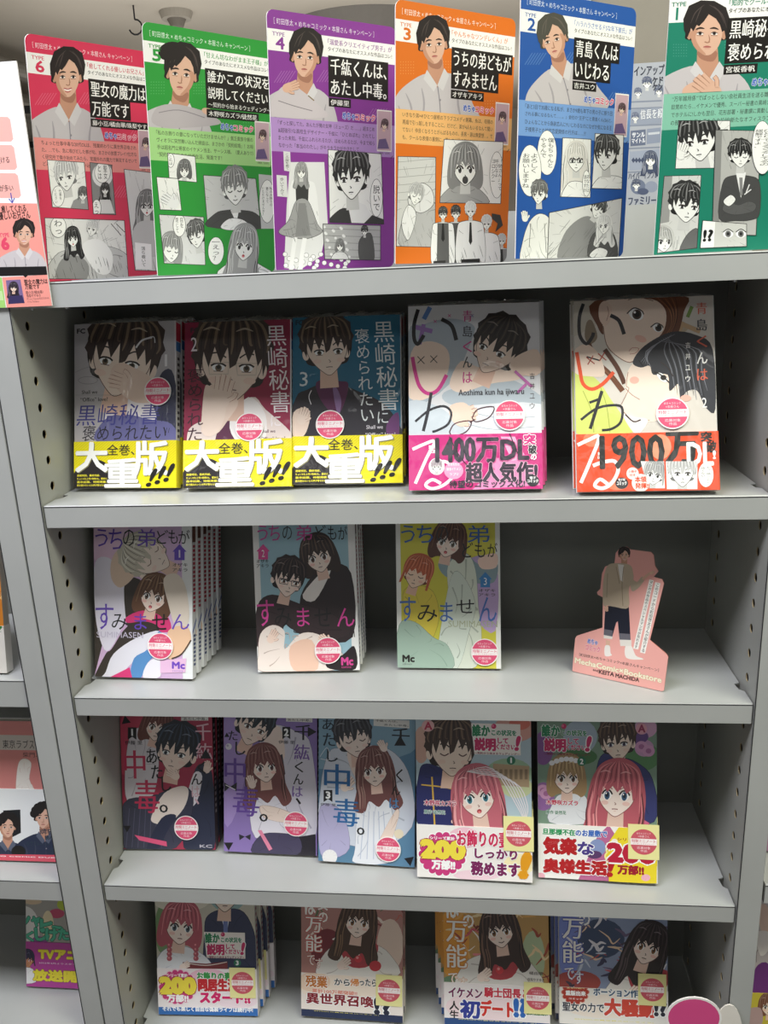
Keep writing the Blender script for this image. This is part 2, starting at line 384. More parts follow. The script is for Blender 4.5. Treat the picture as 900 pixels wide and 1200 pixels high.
# ---------------------------------------------------------------- books
SH, B6 = (0.113, 0.174), (0.128, 0.182)
POSE = {'A1': (0.0087, 0.0545, -2.7, 16.5, 0.2), 'A2': (0.1311, 0.0439, 1.1, 20.6, -0.2), 'A3': (0.2443, 0.0500, 1.2, 20.4, -0.4), 'A4': (0.3664, 0.0195, 0.3, 19.4, -0.3), 'A5': (0.5253, 0.0056, -1.6, 19.5, 0.4),
 'B1': (0.0077, 0.0396, -1.7, 15.0, -0.3), 'B2': (0.1891, 0.0546, 2.2, 14.0, 0.4), 'B3': (0.3430, 0.0672, -0.7, 14.1, -0.0),
 'C1': (0.0021, 0.0574, 1.8, 14.4, -0.2), 'C2': (0.1268, 0.0570, -0.9, 14.8, -0.8), 'C3': (0.2428, 0.0456, -2.5, 14.9, -0.6), 'C4': (0.3600, 0.0261, -2.3, 14.4, 0.4), 'C5': (0.4956, 0.0314, -2.7, 14.2, 0.5),
 'D1': (0.0215, 0.0465, 1.9, 14.3, 0.2), 'D2': (0.2048, 0.0535, -0.6, 14.5, -0.8), 'D3': (0.3846, 0.0528, -0.8, 14.7, 0.2), 'D4': (0.5248, 0.0538, -0.1, 13.9, -0.1)}
TH = 0.012
BIG = ('A4', 'A5', 'C4', 'C5', 'D1', 'D2', 'D3', 'D4')
def axes(yaw, lean, roll):
    y, l, r = map(math.radians, (yaw, lean, roll))
    e = Vector((math.cos(y), math.sin(y), 0)); n = Vector((-e.y, e.x, 0)); u = n * math.sin(l) + Vector((0, 0, 1)) * math.cos(l)
    e2 = e * math.cos(r) + u * math.sin(r); u2 = u * math.cos(r) - e * math.sin(r)
    return e2, u2
def frame(O, X, Y):
    Zv = X.cross(Y); m = Matrix((X, Y, Zv)).transposed().to_4x4(); m.translation = O; return m
def tilt(loc, yaw, lean, roll, z): X, Y = axes(yaw, lean, roll); return Vector((loc[0], loc[1], z)), X, Y
def book_pose(k):
    x, y, yaw, lean, roll = POSE[k]; return tilt((x, y), yaw, lean, roll, Z[k[0]] + TH * math.sin(math.radians(lean)) + 0.0004 + max(0.0, -math.sin(math.radians(roll))) * (B6 if k in BIG else SH)[0])
def cover_base(w, h, t, front, spine, back='#e8e6e2'):
    r, k = 0.0012, 0.0006
    arc1 = [(w - r + r * math.sin(a), -r + r * math.cos(a)) for a in (0, 0.5, 1.05, 1.5708)]
    arc2 = [(w - r + r * math.cos(a), -t + r - r * math.sin(a)) for a in (0, 0.5, 1.05, 1.5708)]
    out = [(0, 0)] + arc1 + arc2 + [(0, -t), (0, -t + k), (w - k - r, -t + k), (w - k, -t + k + r), (w - k, -k - r), (w - k - r, -k), (0, -k)]
    n = len(out); V = [(p[0], 0, p[1]) for p in out] + [(p[0], h, p[1]) for p in out]; F, C = [], []
    for i in range(n):
        j = (i + 1) % n; F.append((i, n + i, n + j, j)); C.append(front if i == 0 else spine if 1 <= i <= 7 else back)
    F = [f[::-1] for f in F]
    # end caps as strips
    for lo in (0, n):
        m = n // 2
        caps = []
        ids = list(range(n)); tr = tessellate_polygon([[Vector((p[0], p[1], 0)) for p in out]])
        for t3 in tr: F.append(tuple(lo + i for i in t3)); C.append(back)
    return V, F, C
def slab_base(x0, x1, y0, y1, z0, z1, col, side=None):
    b = MB(); b.box(x0, y0, z0, x1, y1, z1)
    # from_pydata winding of box is outward
    return b.v, b.f, [side or col if i != 1 else col for i in range(6)]
FILM = None
def film_mat():
    m, nt, b = nodes('clear_film'); N = nt.nodes; L = nt.links
    tr = N.new('ShaderNodeBsdfTransparent'); gl = N.new('ShaderNodeBsdfGlossy'); gl.inputs['Roughness'].default_value = 0.12
    fr = N.new('ShaderNodeFresnel'); fr.inputs[0].default_value = 1.6; mx = N.new('ShaderNodeMixShader')
    tc = N.new('ShaderNodeTexCoord'); n = N.new('ShaderNodeTexNoise'); n.inputs['Scale'].default_value = 90; L.new(tc.outputs['Object'], n.inputs[0])
    bp = N.new('ShaderNodeBump'); bp.inputs['Distance'].default_value = 0.003; bp.inputs['Strength'].default_value = 0.6; L.new(n.outputs['Fac'], bp.inputs['Height'])
    L.new(bp.outputs[0], gl.inputs['Normal']); L.new(bp.outputs[0], fr.inputs['Normal'])
    L.new(fr.outputs[0], mx.inputs[0]); L.new(tr.outputs[0], mx.inputs[1]); L.new(gl.outputs[0], mx.inputs[2])
    L.new(mx.outputs[0], N['Material Output'].inputs['Surface']); return m
M_CLEAR = film_mat()
def film_flap(w, t):
    b = MB(); n = 18
    rows = []
    for k in range(7):
        u = k / 6; row = []
        for i in range(n + 1):
            x = w * i / n; bulge = 0.0042 * math.sin(math.pi * u) * (0.55 + 0.45 * math.sin(math.pi * i / n)) * (1 + 0.25 * math.sin(i * 2.3 + k))
            row.append((x, 0.0002 + bulge, 0.0003 - (t + 0.0003) * u))
        rows.append(row)
    for k in range(6):
        for i in range(n): b.poly([rows[k][i], rows[k][i + 1], rows[k + 1][i + 1], rows[k + 1][i]])
    return b.mesh('plastic_wrap')
BAND_Z, STICK_Z = 0.0008, 0.0017
STACKS = []
def book(key, size, labels, group, art, bg='#fff', spine='#ddd', band=None, band_h=0, band_col='#fff', sticker=None, copies=3, dx=0.0, wrap=False, spine_art=None, cat='book', name='comic_book', pose=None, t=TH, square=False):
    """labels[0] is the front copy; the rest stand behind it"""
    O, X, Y = pose or book_pose(key); w, h = size; Zv = X.cross(Y)
    root = link(name, None, None, labels[0], cat, group); root.matrix_world = frame(O, X, Y)
    meshes = []
    cv = Canvas(O, X, Y, w, h, 3e-5); cv.base = cover_base(w, h, t, bg, spine); art(cv)
    meshes.append(('cover', cv.me, [M_FILM]))
    b = MB(); b.box(0.001, 0.0012, -t + 0.0007, w - 0.0009, h - 0.0012, -0.0007); pm = b.mesh('page_block'); meshes.append(('page_block', pm, [M_PAGES]))
    if band:
        bc = Canvas(O + Zv * BAND_Z, X, Y, w, band_h, 2e-5)
        bv = MB(); bv.box(-0.0002, 0, 0.0001 - BAND_Z, w + 0.0002, band_h, 0); bv.box(w + 0.0001, 0, -t - BAND_Z, w + 0.0004, band_h, 0)
        bc.base = (bv.v, bv.f, [band_col] * 12); band(bc)
        meshes.append(('paper_band', bc.me, [M_FILM]))
    if spine_art:
        sc = Canvas(O + X * (w + 0.0003), -Zv, Y, t, h, 2e-5, px=False); spine_art(sc); meshes.append(('spine_print', sc.me, [M_FILM]))
    for nm, me, mats in meshes:
        for m in mats: me.materials.append(m)
    if wrap: fm = film_flap(w, t); fm.materials.append(M_CLEAR)
    stk = None
    if sticker:
        sx, sy, kind = sticker; c0 = Canvas(O, X, Y, 1, 1); CANVASES.pop(); lc = c0.loc((sx, sy)); stk = sticker_mesh(kind)
    lean_dir = -Zv; off_y = t + 0.0022
    for i in range(1 + copies):
        if i == 0: r = root
        else:
            r = root.copy(); COL.objects.link(r); r['label'] = labels[min(i, len(labels) - 1)]
            ex = Vector((X.x, X.y, 0)).normalized(); nb = Vector((-ex.y, ex.x, 0))
            lean = math.asin(max(0.0, min(1.0, Y.dot(nb))))
            r.matrix_world = Matrix.Translation(nb * (off_y / math.cos(lean) * i) + ex * (dx * i + random.uniform(-0.0006, 0.0006))) @ root.matrix_world
        for nm, me, mats in meshes:
            c = bpy.data.objects.new(nm, me); COL.objects.link(c); c.parent = r
            if nm == 'paper_band': c.location = (0, 0, BAND_Z)
            if nm == 'spine_print': c.matrix_local = Matrix.Translation((w + 0.0003, 0, 0)) @ Matrix(((0, 0, 1), (0, 1, 0), (-1, 0, 0))).to_4x4()
        if wrap:
            c = bpy.data.objects.new('plastic_wrap', fm); COL.objects.link(c); c.parent = r; c.location = (0, h, 0)
        if stk and i == 0 or stk and i < 3:
            c = bpy.data.objects.new('sticker', stk); COL.objects.link(c); c.parent = r; c.location = (lc[0], lc[1], STICK_Z)
            c['label'] = 'round pink sticker on the cover' if sticker[2] == 'round' else 'pale yellow sticker printed with a pink circle'
            if sticker[2] == 'round' and len(sticker) > 3: pass
    return root
_ST = {}
def sticker_mesh(kind):
    if kind in _ST: return _ST[kind]
    R0 = 0.0148
    c = Canvas((0, 0, 0), (1, 0, 0), (0, 1, 0), 2, 2, 2e-5, px=False, rect=[(-1, -1), (1, -1), (1, 1), (-1, 1)])
    b = MB()
    if kind == 'round':
        b.prism([(R0 * math.cos(2 * math.pi * i / 32), R0 * math.sin(2 * math.pi * i / 32)) for i in range(32)], -0.0002, 0)
    else: b.box(-0.0165, -0.0195, -0.0002, 0.0165, 0.0195, 0)
    c.base = (b.v, b.f, ['#fbf6f4' if kind == 'round' else '#efe9a4'] * len(b.f))
    pk = '#e2557a' if kind == 'round' else '#cf5a68'; r = R0 * 0.93 if kind == 'round' else 0.0142
    c.E(pk, 0, 0, r, n=32)
    if kind == 'round': rot = 10
    c.add('#fdf3f3', [(-r * .98, -.0034), (r * .98, -.0034), (r * .98, .0036), (-r * .98, .0036)])
    def t(txt, x0, y0, x1, y1, col, bold=0.02):
        c.ops.append(('t', lin(col), (text_key(txt, 0), (x0, y0), (x1, y1), 0, 0, bold, 2 if bold > .01 else 0), list(c.clips)))
    t('めちゃコミック', -.0075, .0082, .0075, .0105, '#fbe4e8', 0.01); t('×本屋さん', -.006, .0050, .006, .0074, '#fbe4e8', 0.01)
    t('特製ミニノート', -.0126, -.0008, .0126, .0028, pk, 0.03)
    t('プレゼントキャンペーン', -.0115, -.0029, .0115, -.0013, pk, 0)
    t('応募対象', -.007, -.0080, .007, -.0052, '#fbe4e8', 0.01); t('作品', -.0035, -.0112, .0035, -.0086, '#fbe4e8', 0.01)
    c.me.materials.append(M_PAPER); _ST[kind] = c.me
    return c.me

# ---------------------------------------------------------------- drawing helpers for printed figures (plain generic stand-ins)
def mix(a, b, t):
    a, b = a.lstrip('#'), b.lstrip('#'); a = ''.join(q * 2 for q in a) if len(a) == 3 else a; b = ''.join(q * 2 for q in b) if len(b) == 3 else b
    return '#' + ''.join('%02x' % round(int(a[i:i + 2], 16) * (1 - t) + int(b[i:i + 2], 16) * t) for i in (0, 2, 4))
def face(c, x, y, s, ang=0, f=0.0, hair='#3a2c2a', hl=None, style='short', skin='#f3dccb', eye='#6a4a3a', closed=False, mouth=0, glasses=None, line='#5a3a34', girl=False, lw=None, ear=True, blush=True, seed=1):
    rnd = random.Random(seed); a = math.radians(ang); ca, sa = math.cos(a), math.sin(a)
    A = c.asp; c.fm = 1
    def q(px, py): return (x + A * s * (px * ca - py * sa), y + s * (px * sa + py * ca))
    def Q(L): return [q(*p) for p in L]
    lw = lw or max(0.35, s * 0.035); hl = hl or mix(hair, '#ffffff', 0.35); dk = mix(hair, '#000000', 0.4); sh = mix(skin, '#c98a70', 0.35) if blush else mix(skin, '#888888', 0.35)
    d = 0.26 * f
    if style == 'long':
        c.P(hair, Q([(-.9, -.9), (-1.22, .1), (-1.25, 1.2), (-1.55, 2.3), (-.9, 2.55), (-.55, 1.9), (0, 2.3), (.5, 1.9), (.95, 2.6), (1.5, 2.2), (1.22, 1.2), (1.2, .1), (.9, -.9), (0, -1.3)]), 1)
        for k in range(12):
            sx = rnd.choice((-1, 1)); u = rnd.uniform(.8, 1.25)
            c.S(hl if k % 2 else dk, s * .07, Q([(sx * u * .85, -.3), (sx * u * 1.02, .8), (sx * (u - .1) * 1.08, 1.5), (sx * (u + .05), 2.3)]), 2)
    elif style == 'bob':
        c.P(hair, Q([(-.9, -.9), (-1.18, 0), (-1.2, .9), (-.9, 1.25), (-.5, 1.05), (.5, 1.05), (.9, 1.25), (1.2, .9), (1.18, 0), (.9, -.9), (0, -1.3)]), 1)
    else:
        c.P(dk, Q([(-.92, -.7), (-.98, -.1), (-.86, .32), (-.6, .62), (.6, .62), (.86, .32), (.98, -.1), (.92, -.7), (0, -1.3)]), 1)
    # neck
    c.P(sh, Q([(-.3 + d * .4, .6), (.32 + d * .4, .6), (.36 + d * .2, 1.5), (-.36 + d * .2, 1.5)]))
    if ear and style == 'short':
        for sx in (-1, 1): c.E(skin, *q(sx * .78 - d * .5, .18), s * .13, s * .22, ang)
    jw = 1.0 if girl else .9
    fo = [(-.74 + d * .3, -.4), (-.76 + d * .3, .12), (-.62 * jw + d * .5, .52), (-.3 * jw + d * .8, .85), (d * 1.0, 1.02), (.3 * jw + d * .8, .85), (.62 * jw + d * .5, .52), (.76 + d * .3, .12), (.74 + d * .3, -.4), (.4, -.9), (-.4, -.9)]
    c.P(skin, Q(fo), 1)
    c.S(line, lw, Q([fo[0], fo[1], fo[2], fo[3], fo[4], fo[5], fo[6], fo[7], fo[8]]))
    if blush:
        for sx in (-1, 1): c.E(mix(skin, '#e8786a', .24 if girl else .1), *q(sx * .45 + d * 1.3, .46), s * .16, s * .09, ang, 12)
    eh = .19 if girl else .095; ew = .19 if girl else .17
    for sx in (-1, 1):
        cx = sx * .36 + d * 1.35; w = ew * (1 - .22 * max(0, sx * f))
        if closed:
            c.S(line, lw * 1.8, Q([(cx - w, .14), (cx, .22), (cx + w, .13)]))
        else:
            c.E('#ffffff', *q(cx, .14), s * w, s * eh, ang, 12)
            c.E(eye, *q(cx + .03 * f, .15), s * w * (.62 if girl else .5), s * eh * .98, ang, 12)
            c.E(mix(eye, '#000', .65), *q(cx + .03 * f, .13), s * w * .32, s * eh * .55, ang, 8)
            c.E('#ffffff', *q(cx - .05, .07), s * w * .17, s * eh * .22, ang, 6)
            c.S('#2c2220', lw * 2.4, Q([(cx - w * 1.15, .1), (cx - w * .5, .14 - eh * 1.05), (cx + w * .5, .14 - eh * 1.05), (cx + w * 1.15, .1)]))
            if not girl: c.S(line, lw, Q([(cx - w * .7, .14 + eh), (cx + w * .7, .14 + eh)]))
        c.S(mix(hair, '#000', .2), lw * (1.2 if girl else 2.0), Q([(cx - w * 1.1, -.17 + .05 * sx), (cx, -.24), (cx + w * 1.1, -.17 - .05 * sx)]))
    c.S(line, lw, Q([(d * 1.6 - .03, .42), (d * 1.6 + .04, .5), (d * 1.6 - .02, .52)]))
    if mouth == 2: c.E('#b0404a', *q(d * 1.3, .72), s * .11, s * .1, ang, 12); c.E('#e88', *q(d * 1.3, .76), s * .07, s * .05, ang, 8)
    elif mouth == 1: c.S(line, lw * 1.3, Q([(d * 1.3 - .16, .68), (d * 1.3, .74), (d * 1.3 + .16, .67)]))
    else: c.S(line, lw * 1.3, Q([(d * 1.3 - .13, .71), (d * 1.3, .7), (d * 1.3 + .12, .71)])); c.S(sh, lw, Q([(d * 1.3 - .05, .79), (d * 1.3 + .05, .79)]))
    if glasses:
        for sx in (-1, 1):
            cx = sx * .36 + d * 1.35; c.S(glasses, lw * 1.7, Q([(cx - .27, .02), (cx + .27, .0), (cx + .25, .3), (cx - .22, .32), (cx - .27, .02)]), smooth=0)
        c.S(glasses, lw * 1.7, Q([(-.09 + d * 1.35, .08), (.09 + d * 1.35, .07)]))
    # front hair: cap with a jagged fringe
    j = .1 * f
    if girl: jag = [(1.02, .95), (.88, .9), (.8, .1), (.68, .3), (.6, -.2), (.4, .02), (.22, -.28), (.02, -.02), (-.2, -.3), (-.4, .0), (-.58, -.22), (-.68, .3), (-.8, .1), (-.88, .9), (-1.02, .95)]
    else: jag = [(.88, .05), (.8, .3), (.76, -.15), (.66, .1), (.56, -.35), (.42, -.02), (.26, -.45), (.1, .02), (-.06, .2), (-.12, -.35), (-.3, .0), (-.46, -.38), (-.6, .12), (-.74, -.2), (-.8, .3), (-.88, .05)]
    if girl: top = catmull([(-1.0, .1), (-1.04, -.5), (-.82, -1.08), (-.3, -1.4), (.3, -1.42), (.82, -1.1), (1.04, -.5), (1.0, .1)], False, 4)
    else: top = [(-.92, .05), (-1.06, -.12), (-.97, -.4), (-1.08, -.62), (-.9, -.9), (-.86, -1.12), (-.62, -1.24), (-.4, -1.44), (-.12, -1.4), (.12, -1.5), (.36, -1.38), (.62, -1.3), (.8, -1.08), (.98, -.95), (.98, -.62), (1.08, -.42), (.97, -.2), (.93, .05)]
    c.P(hair, Q(top + [(p[0] + j, p[1] + rnd.uniform(-.05, .05)) for p in jag]))
    for k in range(17):
        u = -1 + 2 * (k + .5) / 17; e = jag[min(len(jag) - 1, int((1 - (u + 1) / 2) * len(jag)))]; m = rnd.uniform(.35, 1.0)
        col = (mix(hair, hl, .75), dk, mix(hair, hl, .45), dk)[k % 4]
        c.S(col, s * (.075, .03, .05, .03)[k % 4], Q([(u * .3 + j, -1.33 + .1 * abs(u)), (u * .78, -.98), (u * .97, -.5), (u * .97 + (e[0] - u) * m + j, -.5 + (e[1] + .4) * m)]), 2)
    for u in (-.55, .3): c.S(mix(hl, '#ffffff', .25), s * .05, Q([(u - .22, -.8), (u, -.88), (u + .22, -.82)]), 2)
    c.fm = 0
def _end(c): c.fm = 0
def fingers(c, x, y, s, ang, skin='#f3dccb', line='#b0785f', n=4):
    a = math.radians(ang); ca, sa = math.cos(a), math.sin(a)
    def q(px, py): return (x + s * (px * ca - py * sa), y + s * (px * sa + py * ca))
    c.P(skin, [q(*p) for p in [(-.45, .6), (-.5, -.1), (-.3, -.35), (.3, -.38), (.5, -.1), (.42, .6), (0, .85)]], 1)
    for k in range(n):
        u = -.36 + .24 * k; L = (.62, .78, .74, .56)[k % 4]
        c.S(line, s * .27, [q(u, -.15), q(u * 1.1, -.3 - L * .5), q(u * 1.2, -.25 - L)])
        c.S(skin, s * .22, [q(u, -.1), q(u * 1.1, -.3 - L * .5), q(u * 1.2, -.25 - L)])
    c.S(line, s * .27, [q(.4, .3), q(.68, .05), q(.74, -.2)]); c.S(skin, s * .22, [q(.35, .35), q(.66, .06), q(.73, -.18)])
def portrait(c, x, y, s, f=0.0, ang=0, smile=False, wave=False, shirt='#c9c3c6', hands=False, hair='#241d1c', body=True, bw=60):
    """photo of a man in a pale shirt, cropped at the chest"""
    a = math.radians(ang); ca, sa = math.cos(a), math.sin(a)
    A = c.asp; c.fm = 1
    def q(px, py): return (x + A * s * (px * ca - py * sa), y + s * (px * sa + py * ca))
    def Q(L): return [q(*p) for p in L]
    sk, s2, s3 = '#dfb49c', '#c8957b', '#a87660'; d = .2 * f
    if body:
        c.P(shirt, Q([(-.55, 1.5), (-1.6, 1.85), (-2.5, 2.5), (-2.9, 3.6), (-2.9, 4.6), (2.4, 4.6), (2.2, 3.2), (1.7, 2.1), (.75, 1.55), (0, 1.9)]), 1)
        for L in ([(-1.9, 2.4), (-1.6, 3.2), (-1.7, 4.3)], [(1.4, 2.3), (1.3, 3.2), (1.5, 4.2)], [(-.9, 2.2), (-.8, 3.0), (-1.0, 4.0)], [(-2.4, 3.0), (-2.2, 3.7), (-2.4, 4.3)]): c.S(mix(shirt, '#6a6670', .35), s * .1, Q(L), 2)
        c.P(s2, Q([(-.42, .7), (.5, .7), (.55, 1.6), (.1, 2.3), (-.45, 1.6)]))
        c.P(s3, Q([(-.4, .85), (.45, .85), (.3, 1.3), (-.25, 1.2)]), 1)
        c.P(mix(shirt, '#ffffff', .25), Q([(-.5, 1.3), (-.75, 1.75), (-.15, 2.45), (.08, 2.15)])); c.P(mix(shirt, '#ffffff', .25), Q([(.58, 1.3), (.85, 1.7), (.42, 2.45), (.08, 2.15)]))
        c.S(mix(shirt, '#555060', .5), s * .05, Q([(.1, 2.2), (.18, 3.2), (.15, 4.4)])); c.E('#8d8890', *q(.2, 2.9), s * .06); c.E('#8d8890', *q(.2, 3.7), s * .06)
    c.P(hair, Q([(-.85, -.8), (-.95, .0), (-.8, .35), (.8, .35), (.95, .0), (.85, -.8), (0, -1.25)]), 1)
    for sx in (-1, 1): c.E(s2, *q(sx * .78 - d * .4, .12), s * .1, s * .2, ang)
    c.P(sk, Q([(-.68, -.5), (-.7, .1), (-.55, .6), (-.24 + d * .5, .95), (d, 1.03), (.24 + d * .5, .95), (.55, .6), (.7, .1), (.68, -.5), (0, -.95)]), 1)
    c.P(s2, Q([(.35 - d, -.2), (.72, .0), (.6, .58), (.28 + d * .5, .92), (d + .05, .99), (.35, .6), (.5, .2)]) if f <= 0 else Q([(-.35 - d, -.2), (-.72, .0), (-.6, .58), (-.28, .92), (d - .05, .99), (-.35, .6), (-.5, .2)]), 1)
    for sx in (-1, 1):
        cx = sx * .32 + d * 1.3
        c.S('#2a1f1c', s * .085, Q([(cx - .2, -.15 - .02 * sx), (cx, -.2), (cx + .2, -.15 + .02 * sx)]), 2)
        c.E('#f1e6e0', *q(cx, .06), s * .16, s * .07, ang, 10); c.E('#241a18', *q(cx, .05), s * .075, s * .075, ang, 8)
        c.S('#3a2620', s * .045, Q([(cx - .17, .05), (cx, -.02), (cx + .17, .05)]), 2); c.S(s3, s * .03, Q([(cx - .15, .14), (cx + .14, .15)]))
    c.S(s3, s * .05, Q([(d * 1.6 + .06, .1), (d * 1.9 + .1, .32), (d * 1.6 + .06, .42)]), 2); c.S(s3, s * .05, Q([(d * 1.5 - .12, .42), (d * 1.6, .46), (d * 1.5 + .12, .42)]))
    if smile: c.P('#fff4ee', Q([(d - .22, .62), (d + .22, .61), (d + .12, .72), (d - .12, .73)]), 1); c.S('#b5585a', s * .06, Q([(d - .24, .6), (d, .64), (d + .24, .59)])); c.S('#c46d68', s * .06, Q([(d - .16, .74), (d, .79), (d + .16, .73)]))
    else: c.S('#b0605c', s * .09, Q([(d * 1.2 - .18, .66), (d * 1.2, .64), (d * 1.2 + .18, .66)]), 2); c.S('#c9807a', s * .08, Q([(d * 1.2 - .12, .73), (d * 1.2 + .12, .73)]), 2)
    c.P(hair, Q([(-.86, .22), (-1.02, -.1), (-1.05, -.6), (-.8, -1.2), (-.25, -1.45), (.35, -1.42), (.88, -1.12), (1.06, -.55), (1.0, -.1), (.86, .24), (.8, -.1), (.7, -.02), (.6, -.35), (.42, -.62), (.1, -.82), (-.12, -.5), (-.34, -.28), (-.44, -.34), (-.6, -.05), (-.7, -.2), (-.78, .02)]))
    for L in ([(-.1, -1.25), (-.5, -.9), (-.72, -.4)], [(.1, -1.25), (.55, -.95), (.8, -.4)], [(-.2, -1.2), (-.35, -.85), (-.5, -.45)], [(.3, -1.2), (.7, -.8), (.9, -.2)]): c.S(mix(hair, '#8a7a74', .4), s * .045, Q(L), 2)
    c.fm = 0
    if hands:
        for px, py, an in ((-.5, 2.6, 60), (.1, 2.5, -50)): fingers(c, *q(px, py), s * .75, an, sk, s3)
def bubble(c, x, y, rx, ry, cols, th=None, n=24):
    c.E('#333333', x, y, rx + .5, ry + .5, 0, n); c.E('#fbfbf8', x, y, rx, ry, 0, n)
    w = rx * 1.5 / len(cols)
    for i, t in enumerate(cols):
        cx = x + (len(cols) / 2 - i - .5) * w; hh = ry * 1.35 * len(t) / max(len(q) for q in cols)
        y0 = y - ry * .68
        c.T(t, cx - w * .38, y0, cx + w * .38, y0 + hh, '#222222', 0.01, vert=True)
def panel(c, pts, bg='#f4f4f1', lw=.7):
    c.clip(); P = pts_of(pts); c.P('#2a2a2a', P); cx = sum(p[0] for p in P) / len(P); cy = sum(p[1] for p in P) / len(P)
    I = [(p[0] + lw * (1 if p[0] < cx else -1), p[1] + lw * (1 if p[1] < cy else -1)) for p in P]
    c.P(bg, I); c.clip(I); r = random.Random(int(cx)); ww = max(p[0] for p in P) - min(p[0] for p in P); hh = max(p[1] for p in P) - min(p[1] for p in P)
    for k in range(int(10 + ww * hh / 160)):
        x, y = cx + ww * r.uniform(-.5, .5), cy + hh * r.uniform(-.5, .5); dx, dy = x - cx, y - cy
        c.S(mix(bg, '#777777', r.uniform(.2, .6)), .5, [(x, y), (x + dx * .35, y + dy * .35)], smooth=0)
def lines(c, x0, y0, x1, y1, n, col='#8c8c8c', w=.35, ang=0.3, seed=3):
    r = random.Random(seed)
    for k in range(n):
        x = x0 + (x1 - x0) * r.random(); y = y0 + (y1 - y0) * r.random(); L = (y1 - y0) * r.uniform(.15, .4); c.S(col, w, [(x, y), (x + L * ang * .5, y + L * .5), (x + L * ang, y + L)], 2)
def hatch(c, x0, y0, x1, y1, col, n=6, w=1.1):
    for k in range(n):
        t = (k + .5) / n; c.S(col, w, [(x0 + (x1 - x0) * t - 5, y1), (x0 + (x1 - x0) * t + 5, y0)], smooth=0)
BWK = dict(skin='#f6f6f3', line='#333333', blush=False)
def bwf(c, x, y, s, hair='#333333', **k):
    k.setdefault('eye', '#444444'); face(c, x, y, s, hair=hair, hl=mix(hair, '#ffffff', .55), **BWK, **k)
def rblob(c, pts, fill='#f7f7f5', line='#3a3a3a', w=.6):
    c.P(line, pts, 1); p = pts_of(pts); cx = sum(q[0] for q in p) / len(p); cy = sum(q[1] for q in p) / len(p)
    k = []
    for q in p:
        d = math.hypot(q[0] - cx, q[1] - cy) or 1; k.append((q[0] - (q[0] - cx) / d * w, q[1] - (q[1] - cy) / d * w))
    c.P(fill, k, 1)
    sz = max(max(q[0] for q in p) - min(q[0] for q in p), max(q[1] for q in p) - min(q[1] for q in p)); r = random.Random(int(cx * 7 + cy))
    for i in range(0, len(p)):
        a = p[i]; t0, t1 = r.uniform(.1, .25), r.uniform(.5, .85); o = sz * .05
        X0, Y0, X1, Y1 = a[0] + (cx - a[0]) * t0, a[1] + (cy - a[1]) * t0, a[0] + (cx - a[0]) * t1, a[1] + (cy - a[1]) * t1
        c.S(mix(fill, line, .38), sz * .016, [(X0, Y0), ((X0 + X1) / 2 + r.uniform(-o, o), (Y0 + Y1) / 2 + r.uniform(-o, o)), (X1, Y1)], 1)

# ---------------------------------------------------------------- the six campaign boards
BW_, BH_ = 0.1279, 0.2076
BP = [(0.0266, 0.023, 54.4, -9.8, 1.3), (0.1396, 0.016, 44.9, -5.6, -0.5), (0.2535, 0.007, 38.4, -3.9, -0.6), (0.362, 0.0078, 37.6, -2.7, -0.9), (0.4676, 0.0025, 35.4, -0.9, -0.8), (0.5874, 0.0146, 6.4, -5.0, 0.4)]
def board_base(w, h, t, col):
    r = 0.006; o = [(0, 0), (w, 0)]
    o = []
    for cx, cy, a0 in ((w - r, h - r, 0), (r, h - r, 90), (0.0008, 0.0008, 180), (w - r, r, 270)):
        rr = r if (cx, cy) != (0.0008, 0.0008) else 0.0008
        for k in range(5): a = math.radians(a0 + k * 22.5); o.append((cx + rr * math.cos(a), cy + rr * math.sin(a)))
    b = MB(); b.prism(o, -t, 0); return (b.v, b.f, ['#f0eeea'] + [col] + ['#f6f4f0'] * (len(b.f) - 2)), o
